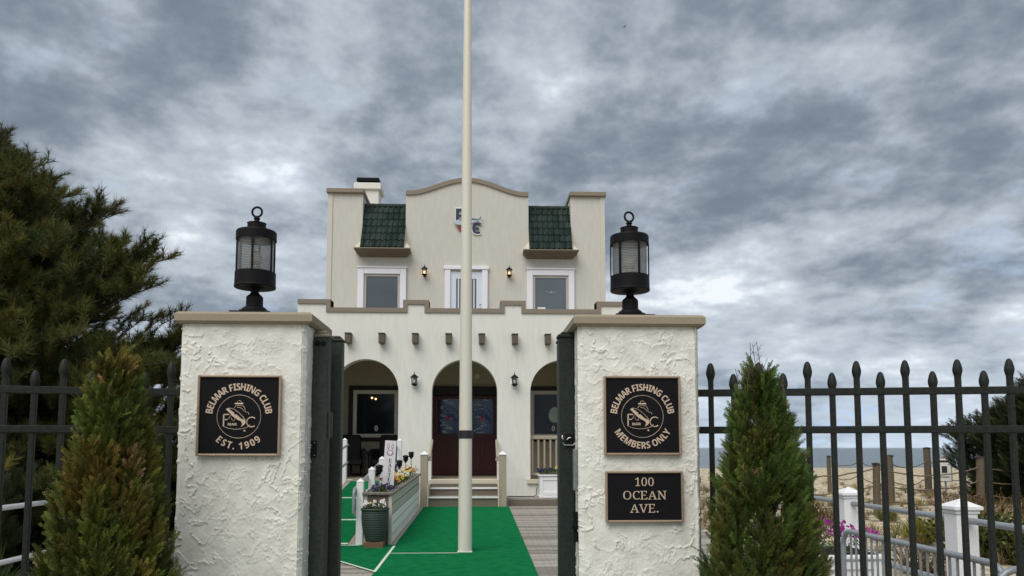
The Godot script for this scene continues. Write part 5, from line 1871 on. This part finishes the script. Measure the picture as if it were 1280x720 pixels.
func juniper(label: String, at: Vector3, h: float, rad: float, sd: int, plumes: int) -> void:
	var t := thing("juniper_tree", label, "tree", at)
	var r := RandomNumberGenerator.new()
	r.seed = sd
	var nz := FastNoiseLite.new()
	nz.seed = sd; nz.frequency = 0.7
	var tr := Shape.new()
	for k in 4:
		var a := TAU * k / 4 + 0.5
		tr.tube([Vector3(0, -0.1, 0), Vector3(cos(a) * 0.3, h * 0.3, sin(a) * 0.3), Vector3(cos(a) * rad * 0.4, h * 0.75, sin(a) * rad * 0.4)], [0.12, 0.08, 0.02], 8)
	obj("trunk", tr, M.bark, t)
	var tf := spray_mesh(sd + 40)
	var xf := []
	var cl := []
	for i in plumes:
		var u := r.randf()
		var ang := r.randf() * TAU
		var d := Vector3(cos(ang), 0, sin(ang))
		var lob := 1.0 + 0.55 * nz.get_noise_3d(d.x * 1.6, u * 3.0, d.z * 1.6)
		var R := rad * lob * (0.55 + 0.45 * sin(PI * clampf(u * 0.9 + 0.12, 0, 1))) * (1.0 if u < 0.7 else 1.0 - 0.55 * (u - 0.7) / 0.3)
		var dep := pow(r.randf(), 0.45)
		var p := d * R * dep + Vector3.UP * (0.08 + u * (h - 0.5) * (1.0 - 0.25 * dep * dep))
		var ax := (d * r.randf_range(0.3, 1.0) + Vector3.UP * r.randf_range(0.5, 1.2)).normalized()
		var ln := r.randf_range(0.3, 0.6)
		var shade := r.randf_range(0.5, 1.2)
		for k in 15:
			var v := k / 14.0
			var td := (ax + Vector3(r.randf_range(-0.7, 0.7), r.randf_range(-0.2, 0.6), r.randf_range(-0.7, 0.7))).normalized()
			var x := td.cross(Vector3(0.3, 0.2, 1)).normalized()
			var sc := r.randf_range(2.0, 3.2) * (1.0 - 0.35 * v)
			xf.append(Transform3D(Basis(x * sc, td * sc, x.cross(td) * sc), p + ax * ln * v))
			cl.append(Color(0.018, 0.030, 0.010).lerp(Color(0.036, 0.046, 0.014), r.randf()) * shade)
	scatter("crown", tf, M.leaf, xf, cl, t, true)

func hedge_trees() -> void:
	# dark evergreen scrub under the pine and a grey green hut glimpsed beside the pillar
	juniper("dark evergreen bush below the pine behind the left fence", Vector3(-6.0, -0.1, -8.6), 2.2, 1.25, 21, 330)
	juniper("dark evergreen bush at the left edge behind the yuccas", Vector3(-7.6, -0.1, -8.2), 2.3, 1.3, 25, 330)
	juniper("low evergreen bush farther back between pine and clubhouse", Vector3(-7.2, -0.1, -13.2), 2.3, 1.3, 28, 330)
	juniper("evergreen bush behind the left railing next to the pillar", Vector3(-5.25, -0.1, -12.6), 1.75, 0.8, 33, 300)
	var t := thing("beach_hut", "grey green hut glimpsed between the left shrub and the pillar", "hut", Vector3(-16.3, -0.1, -40.0))
	var w := Shape.new()
	w.box(Vector3(0, 1.6, 0), Vector3(1.6, 3.2, 2.2), 0.02)
	obj("wall", w, M.far_wall, t)
	var rf := Shape.new()
	rf.box(Vector3(0, 3.35, 0), Vector3(2.0, 0.35, 2.6), 0.03)
	obj("roof", rf, M.conduit, t)
	var d := Shape.new()
	d.box(Vector3(0.2, 1.05, 1.11), Vector3(0.85, 2.1, 0.04), 0.01)
	obj("door", d, M.dark_trim, t)

# ------------------------------------------------------------------ plaques and pillar lamps
func plaque_base(t: Node3D, w: float, h: float) -> void:
	var b := Shape.new()
	b.box(Vector3(0, 0, 0.006), Vector3(w - 0.004, h - 0.004, 0.012), 0.002)
	obj("panel", b, M.plaque_black, t)
	var f := Shape.new()
	var k := 0.011
	f.box(Vector3(-w * 0.5 + k * 0.5, 0, 0.011), Vector3(k, h, 0.022), 0.003); f.box(Vector3(w * 0.5 - k * 0.5, 0, 0.011), Vector3(k, h, 0.022), 0.003)
	f.box(Vector3(0, h * 0.5 - k * 0.5, 0.011), Vector3(w - 2 * k, k, 0.0215), 0.003); f.box(Vector3(0, -h * 0.5 + k * 0.5, 0.011), Vector3(w - 2 * k, k, 0.0215), 0.003)
	obj("border", f, M.bronze, t)

func emblem(t: Node3D, c: Vector3, R: float) -> void:
	var ring := Shape.new()
	var pts := []
	for k in 65: pts.append(c + Vector3(cos(TAU * k / 64), sin(TAU * k / 64), 0) * R)
	ring.tube(pts, 0.0011, 6, false)
	obj("ring", ring, M.letter_bronze, t)
	var s := Shape.new()
	var u := R / 290.0      # drawing units
	var at := func(x: float, y: float) -> Vector3: return c + Vector3((x - 318.0) * u, (380.0 - y) * u, 0.0)
	# F, C and the small word between them
	s.box(at.call(118, 430), Vector3(16 * u, 155 * u, 0.004)); s.box(at.call(152, 352), Vector3(70 * u, 14 * u, 0.004)); s.box(at.call(145, 420), Vector3(52 * u, 12 * u, 0.004))
	var cp := []
	for k in 13:
		var a := deg_to_rad(48.0 + 264.0 * k / 12)
		cp.append(at.call(490.0 + 66.0 * cos(a), 455.0 - 66.0 * sin(a)))
	s.tube(cp, 7.5 * u, 6)
	text_into(s, "MAR", 36 * u, Transform3D(Basis(), at.call(232, 502)), 0.004, true, 1.0, false, 1.15)
	# line that loops under the word
	var lp := []
	for q in [[105, 505], [170, 535], [260, 552], [360, 545], [430, 525], [470, 490]]: lp.append(at.call(q[0], q[1]))
	s.tube(lp, 3.2 * u, 5)
	lp = []
	for q in [[205, 360], [190, 400], [150, 430]]: lp.append(at.call(q[0], q[1]))
	s.tube(lp, 3.8 * u, 5)
	lp = []
	for q in [[215, 390], [225, 425], [250, 438], [268, 415], [262, 390]]: lp.append(at.call(q[0], q[1]))
	s.tube(lp, 3.2 * u, 5)
	# hat-like float above the fish
	s.tube([at.call(262, 208), at.call(372, 208)], 11 * u, 6)
	lp = []
	for q in [[285, 200], [300, 172], [320, 165], [340, 175], [350, 200]]: lp.append(at.call(q[0], q[1]))
	s.tube(lp, 3.2 * u, 5)
	lp = []
	for q in [[255, 262], [275, 235], [320, 230], [375, 238], [395, 275], [400, 318], [440, 325], [450, 350]]: lp.append(at.call(q[0], q[1]))
	s.tube(lp, 3.8 * u, 5)
	lp = []
	for q in [[290, 255], [340, 262], [372, 290], [385, 310]]: lp.append(at.call(q[0], q[1]))
	s.tube(lp, 3.2 * u, 5)
	s.ball(at.call(398, 574), 15 * u, 8)
	obj("emblem_lines", s, M.letter_bronze, t)
	# fish leaping to the upper left
	var poly := PackedVector2Array()
	for q in [[145, 280], [185, 262], [250, 275], [320, 325], [375, 380], [405, 420], [412, 460], [395, 490], [350, 520], [368, 480], [352, 445], [300, 420], [235, 375], [190, 325]]:
		var p: Vector3 = at.call(q[0], q[1])
		poly.append(Vector2(p.x, p.y))
	var f := Shape.new()
	f.prism(poly, 0.005, 0.0, Transform3D(Basis(), Vector3(0, 0, c.z - 0.001)))
	var fo := obj("fish", f, M.letter_bronze, t)
	var bk := PackedVector2Array()
	for q in [[185, 268], [250, 281], [318, 330], [370, 384], [398, 422], [350, 405], [290, 350], [235, 310]]:
		var p2: Vector3 = at.call(q[0], q[1])
		bk.append(Vector2(p2.x, p2.y))
	var b := Shape.new()
	b.prism(bk, 0.0066, 0.0052, Transform3D(Basis(), Vector3(0, 0, c.z - 0.001)))
	b.ball(at.call(205, 284) + Vector3(0, 0, 0.004), 9 * u, 6)
	b.ball(at.call(272, 342) + Vector3(0, 0, 0.004), 13 * u, 6, Vector3(1.4, 0.9, 0.5))
	obj("fish_markings", b, M.plaque_black, fo)

func plaques() -> void:
	var z := -3.7915
	var d := [[Vector3(-1.1605, 1.707, z), "EST. 1909", 78.0, "square black bronze club plaque with founding year on left pillar", 0.4], [Vector3(0.8125, 1.711, z), "MEMBERS ONLY", 112.0, "square black bronze members only plaque on right pillar", 0.384]]
	for q in d:
		var t := thing("wall_plaque", q[3], "plaque", q[0], 0.0, "black bronze plaques")
		var w: float = q[4]
		plaque_base(t, w, 0.392)
		var c := Vector3(0.0, -0.004, 0.012)
		var s := Shape.new()
		arc_text(s, "BELMAR FISHING CLUB", 0.0335, 0.1275, PI / 2, deg_to_rad(170), false, 0.006, c, 0.92)
		obj("upper_lettering", s, M.letter_bronze, t)
		var s2 := Shape.new()
		arc_text(s2, q[1], 0.0335, 0.1605, -PI / 2, deg_to_rad(q[2] + 12.0), true, 0.006, c, 0.95)
		obj("lower_lettering", s2, M.letter_bronze, t)
		emblem(t, c + Vector3(0, -0.001, 0.001), 0.1045)
	var t3 := thing("wall_plaque", "wide black bronze address plaque below the members only plaque", "plaque", Vector3(0.8175, 1.3115, z), 0.0, "black bronze plaques")
	plaque_base(t3, 0.386, 0.250)
	var s3 := Shape.new()
	for q in [["100", 0.052, 1.05], ["OCEAN", -0.0135, 1.12], ["AVE.", -0.0775, 1.12]]:
		text_into(s3, q[0], 0.0415, Transform3D(Basis(), Vector3(0.0, q[1], 0.012)), 0.006, false, 1.0, true, q[2])
	obj("lettering", s3, M.letter_bronze, t3)

func lamps() -> void:
	var t := thing("pillar_lamp", "black ship style lantern with ribbed glass on left gate pillar", "lamp", Vector3(-1.174, 2.2405, -4.03), 0.0, "pillar lanterns")
	var s := Shape.new()
	s.box(Vector3(0, 0.005, 0), Vector3(0.2, 0.010, 0.2), 0.003)
	s.lathe([Vector2(0.0, 0.022), Vector2(0.084, 0.022), Vector2(0.084, 0.010)], 8)
	s.lathe([Vector2(0.070, 0.022), Vector2(0.060, 0.036), Vector2(0.048, 0.044), Vector2(0.043, 0.050), Vector2(0.043, 0.094), Vector2(0.036, 0.102), Vector2(0.024, 0.112), Vector2(0.020, 0.122), Vector2(0.024, 0.132), Vector2(0.05, 0.142)], 16)
	obj("base", s, M.lamp_black, t)
	var c := Shape.new()
	c.lathe([Vector2(0.0, 0.143), Vector2(0.104, 0.143), Vector2(0.1065, 0.148), Vector2(0.1045, 0.154), Vector2(0.1035, 0.222), Vector2(0.098, 0.224), Vector2(0.096, 0.2), Vector2(0.0, 0.2)], 32)
	c.lathe([Vector2(0.0, 0.41), Vector2(0.094, 0.41), Vector2(0.097, 0.392), Vector2(0.1035, 0.392), Vector2(0.1035, 0.432), Vector2(0.1005, 0.438), Vector2(0.05, 0.440)], 32)
	c.lathe([Vector2(0.048, 0.440), Vector2(0.047, 0.478), Vector2(0.050, 0.482), Vector2(0.035, 0.486), Vector2(0.016, 0.492), Vector2(0.012, 0.5), Vector2(0.018, 0.508), Vector2(0.010, 0.516), Vector2(0.0, 0.518)], 20)
	for k in 6:
		var a := TAU * k / 6 + 0.42
		c.box(Vector3(cos(a) * 0.1005, 0.307, sin(a) * 0.1005), Vector3(0.007, 0.172, 0.011), 0.0015, Basis(Vector3.UP, -a))
	obj("cage", c, M.lamp_black, t)
	var prof := []
	for k in 41:
		var u := k / 40.0
		prof.append(Vector2(0.0885 + (0.0035 if k % 2 == 0 else 0.0), 0.2225 + 0.17 * u))
	var g := Shape.new()
	g.lathe(prof, 32)
	obj("ribbed_glass", g, M.ribbed_glass, t)
	var r := Shape.new()
	var pts := []
	for k in 25: pts.append(Vector3(cos(TAU * k / 24), sin(TAU * k / 24), 0) * 0.0255 + Vector3(0, 0.543, 0))
	r.tube(pts, 0.0058, 8, false)
	obj("ring", r, M.lamp_black, t)
	var so := Shape.new()
	so.tube([Vector3(0, 0.2, 0), Vector3(0, 0.26, 0)], 0.02, 12)
	so.ball(Vector3(0, 0.295, 0), 0.034, 14, Vector3(1, 1.25, 1))
	obj("bulb", so, M.label_white, t)
	for sg in [-1.0, 1.0]:
		var b := Shape.new()
		b.ball(Vector3(sg * 0.068, 0.41, 0.078), 0.005, 6)
		obj("bolt", b, M.lamp_black, t)
	t.scale = Vector3(1.0, 1.02, 1.0)
	dup(t, "pillar_lamp", "black ship style lantern with ribbed glass on right gate pillar", Vector3(0.809, 2.2405, -4.03), 0.22)

# ------------------------------------------------------------------ flowers, solar lights, pots, signs
func flower_mesh(sd: int, n: int, spread: Vector3, r0: float) -> Array:
	# two meshes: leaves, and open five-petalled flowers with dark centres; petal tints in the vertex colours
	var r := RandomNumberGenerator.new()
	r.seed = sd
	var lf := Shape.new()
	for i in n * 7:
		var p := Vector3(r.randf_range(-1, 1), r.randf_range(0.0, 0.85), r.randf_range(-1, 1)) * spread
		var d := Vector3(r.randf_range(-1, 1), r.randf_range(0.1, 1), r.randf_range(-1, 1)).normalized()
		var w := d.cross(Vector3(r.randf_range(-1, 1), r.randf_range(-1, 1), r.randf_range(-1, 1))).normalized()
		var l := r0 * r.randf_range(1.0, 1.7)
		lf.tint = Color(0.045, 0.10, 0.02) * r.randf_range(0.5, 1.3)
		lf.tri(p, p + d * l * 0.5 + w * l * 0.28, p + d * l); lf.tri(p, p + d * l, p + d * l * 0.5 - w * l * 0.28)
	return [lf.mesh(true), r]

func flowers(label: String, at: Vector3, n: int, spread: Vector3, r0: float, cols: Array, sd: int, group: String) -> void:
	var t := thing("flower_clump", label, "flowers", at, 0.0, group)
	var lm := flower_mesh(sd, n, spread, r0)
	obj("foliage", lm[0], M.leaf, t)
	var r: RandomNumberGenerator = lm[1]
	for i in n:
		var f := Shape.new()
		var col: Color = cols[r.randi_range(0, cols.size() - 1)]
		var nn := Vector3(r.randf_range(-0.6, 0.6), r.randf_range(0.3, 1.0), r.randf_range(0.2, 1.1)).normalized()
		var x := nn.cross(Vector3.UP + Vector3(0.01, 0, 0)).normalized()
		var y := nn.cross(x)
		for k in 5:
			var a := TAU * k / 5 + r.randf() * 0.2
			var d := x * cos(a) + y * sin(a)
			var w := nn.cross(d) * r0 * 0.62
			f.tint = col * r.randf_range(0.85, 1.1)
			f.quad(Vector3.ZERO, d * r0 * 0.7 + w + nn * 0.1 * r0, d * r0 * 1.15 - nn * 0.1 * r0, d * r0 * 0.7 - w + nn * 0.1 * r0)
		f.tint = Color(0.05, 0.015, 0.03) if i % 3 else Color(0.5, 0.35, 0.03)
		f.ball(nn * 0.004, r0 * 0.28, 6, Vector3(1, 1, 1))
		obj("blossom", f.mesh(true), M.petal, t, Vector3(r.randf_range(-1, 1), r.randf_range(0.55, 1.1), r.randf_range(-1, 1)) * spread)

func solar_light(label: String, at: Vector3, stake: float) -> void:
	var t := thing("solar_light", label, "garden light", at, 0.0, "solar lights in the planter")
	var s := Shape.new()
	s.tube([Vector3(0, -stake, 0), Vector3(0, -0.06, 0)], 0.009, 8)
	obj("stake", s, M.galvanised, t)
	var h := Shape.new()
	h.lathe([Vector2(0.0, -0.09), Vector2(0.02, -0.085), Vector2(0.028, -0.06), Vector2(0.05, -0.04), Vector2(0.054, -0.02), Vector2(0.048, -0.015), Vector2(0.054, 0.0), Vector2(0.048, 0.01), Vector2(0.054, 0.022), Vector2(0.066, 0.03), Vector2(0.06, 0.045), Vector2(0.035, 0.062), Vector2(0.0, 0.066)], 14)
	obj("lamp_head", h, M.solar_black, t)

func small_things() -> void:
	var yellow := Color(0.72, 0.50, 0.06)
	var cream := Color(0.75, 0.66, 0.36)
	var white := Color(0.74, 0.74, 0.72)
	var wine := Color(0.16, 0.02, 0.05)
	var purple := Color(0.035, 0.02, 0.10)
	var orange := Color(0.62, 0.24, 0.04)
	var names := ["dark blue and purple pansies at the front end of the wooden planter", "pansies behind the easter sign in the planter", "yellow pansies right of the easter sign in the planter", "cream and yellow pansies in the middle of the planter", "white and wine pansies past the second solar light", "yellow pansies under the third solar light", "orange and cream pansies near the back of the planter", "white pansies at the back end of the planter by the newel post"]
	var pal := [[purple, Color(0.03, 0.03, 0.12), purple], [orange, wine, purple], [yellow, yellow, cream], [cream, yellow, white], [white, wine, yellow], [yellow, cream, wine], [orange, cream, yellow, cream], [white, cream, wine]]
	for i in 8:
		var z := -11.72 - 0.66 * i
		flowers(names[i], Vector3(-1.43, 0.89 + 0.0176 * 0.66 * i, z), 20, Vector3(0.15, 0.10 if i == 0 else 0.20, 0.24 if i == 0 else 0.30), 0.026, pal[i], 200 + i, "pansy clumps in the wooden planter")
	solar_light("black solar stake light nearest the pot in the planter", Vector3(-1.50, 1.235, -11.8), 0.36)
	solar_light("black solar stake light second from the front of planter, right of the sign", Vector3(-1.46, 1.265, -14.4), 0.36)
	solar_light("black solar stake light third from the front of planter", Vector3(-1.45, 1.345, -15.5), 0.36)
	solar_light("black solar stake light at the back of planter beside the newel post", Vector3(-1.41, 1.41, -16.3), 0.42)
	# easter sign
	var e := thing("easter_sign", "narrow white upright EASTER sign with purple bunny standing in the planter", "sign", Vector3(-1.40, 0.875, -12.05), 0.0)
	e.rotation = Vector3(-0.03, 0.05, -0.05)
	var s := Shape.new()
	s.box(Vector3(0, 0.44, 0), Vector3(0.175, 0.70, 0.02), 0.004)
	obj("board", s, M.sign_white, e)
	var st := Shape.new()
	st.box(Vector3(0, 0.05, -0.012), Vector3(0.03, 0.4, 0.02), 0.002)
	obj("stake", st, M.planter1, e)
	var tx := Shape.new()
	var word := "EASTER"
	for i in 6: text_into(tx, word[i], 0.056, Transform3D(Basis(Vector3(0, 0, 1), 0.0), Vector3(0.008, 0.452 - 0.072 * i, 0.010)), 0.004, true, 1.0, true)
	obj("lettering", tx, M.label_ink, e)
	var bn := Shape.new()
	for sg in [-1.0, 1.0]:
		bn.ball(Vector3(sg * 0.032, 0.70, 0.011), 0.05, 10, Vector3(0.34, 1.0, 0.08))
	bn.ball(Vector3(0, 0.60, 0.011), 0.05, 12, Vector3(1.1, 0.9, 0.08))
	var bo := obj("bunny_print", bn, M.sign_purple, e)
	var bi := Shape.new()
	for sg in [-1.0, 1.0]: bi.ball(Vector3(sg * 0.032, 0.70, 0.0125), 0.038, 10, Vector3(0.28, 1.0, 0.09))
	bi.ball(Vector3(0, 0.60, 0.0125), 0.038, 12, Vector3(1.1, 0.9, 0.09))
	obj("bunny_face", bi, M.sign_white, bo)
	# glazed pot on a brick plinth in front of the planter
	var pl := Shape.new()
	pl.box(Vector3(0, 0.045, 0), Vector3(0.27, 0.09, 0.25), 0.008)
	tag(obj("pot_plinth", pl, M.brick_plinth, self, Vector3(-1.47, ramp_y(-11.1), -11.16)), "low brown block under the green glazed pot", "plinth")
	var pot := thing("flower_pot", "tall ribbed green glazed pot in front of wooden planter", "pot", Vector3(-1.47, ramp_y(-11.1) + 0.09, -11.16))
	var prof := [Vector2(0.0, 0.0), Vector2(0.125, 0.0)]
	for k in 27:
		var u := k / 26.0
		prof.append(Vector2(0.13 + 0.062 * sin(u * PI * 0.60) + (0.004 if k % 2 else 0.0), 0.008 + 0.42 * u))
	prof.append_array([Vector2(0.200, 0.435), Vector2(0.206, 0.455), Vector2(0.196, 0.468), Vector2(0.176, 0.466), Vector2(0.172, 0.43), Vector2(0.0, 0.43)])
	var ps := Shape.new()
	ps.lathe(prof, 36)
	obj("pot_body", ps, M.pot_glaze, pot)
	flowers("white flowers and leaves growing in the green glazed pot", Vector3(-1.47, ramp_y(-11.1) + 0.52, -11.16), 16, Vector3(0.15, 0.13, 0.15), 0.028, [white, white, cream, wine], 301, "")
	# white square planter by the wall, right of the steps
	panel_planter("white panelled square planter by the wall right of the steps", Vector3(1.70, 0.42, -17.86), 0.62, 0.52)
	flowers("dark purple pansies on the left of the white planter by the wall", Vector3(1.55, 0.93, -17.84), 26, Vector3(0.17, 0.14, 0.2), 0.032, [purple, Color(0.02, 0.015, 0.06), purple], 310, "")
	flowers("yellow and pink pansies on the right of the white planter by the wall", Vector3(1.88, 0.94, -17.84), 16, Vector3(0.12, 0.17, 0.2), 0.034, [yellow, Color(0.7, 0.35, 0.3), cream], 311, "")
	var cb := Shape.new()
	cb.tube([Vector3(1.38, 0.62, -18.1), Vector3(1.35, 0.56, -17.98), Vector3(1.36, 0.47, -17.93), Vector3(1.28, 0.43, -17.95), Vector3(0.9, 0.428, -18.02), Vector3(0.7, 0.427, -18.1)], 0.009, 6)
	tag(obj("power_cable", cb, M.lamp_black), "black cable on the floor left of the white planter", "cable")
	# long white planter with magenta flowers behind the right fence
	panel_planter("white panelled flower box behind the right fence, full of magenta flowers", Vector3(3.40, 0.0, -7.35), 0.66, 0.56)
	var mg := Color(0.22, 0.02, 0.17)
	flowers("magenta flowers on the left side of the white flower box", Vector3(3.24, 0.60, -7.25), 60, Vector3(0.17, 0.25, 0.22), 0.019, [mg, mg, Color(0.28, 0.02, 0.24)], 320, "")
	flowers("magenta flowers and dark leaves on the right side of the white flower box", Vector3(3.56, 0.58, -7.25), 45, Vector3(0.17, 0.22, 0.22), 0.019, [mg, Color(0.34, 0.05, 0.28), Color(0.28, 0.02, 0.24)], 321, "")

func panel_planter(label: String, at: Vector3, w: float, h: float) -> void:
	var t := thing("box_planter", label, "planter", at)
	var s := Shape.new()
	s.box(Vector3(0, h * 0.5, 0), Vector3(w - 0.05, h - 0.02, w - 0.05), 0.004)
	obj("body", s, M.white_paint, t)
	var f := Shape.new()
	for sg in [-1.0, 1.0]:
		f.box(Vector3(sg * (w * 0.5 - 0.05), h * 0.5, w * 0.5 - 0.02), Vector3(0.07, h - 0.1, 0.026), 0.004)
	for y in [0.10, h - 0.09]: f.box(Vector3(0, y, w * 0.5 - 0.02), Vector3(w - 0.172, 0.07, 0.024), 0.004)
	obj("front_frame", f, M.white_paint, t)
	var r := Shape.new()
	r.box(Vector3(0, h - 0.012, 0), Vector3(w + 0.03, 0.036, w + 0.03), 0.006); r.box(Vector3(0, 0.025, 0), Vector3(w + 0.01, 0.05, w + 0.01), 0.006)
	obj("rim", r, M.white_paint, t)
	var so := Shape.new()
	so.box(Vector3(0, h + 0.009, 0), Vector3(w - 0.09, 0.01, w - 0.09))
	obj("soil", so, M.soil, t)
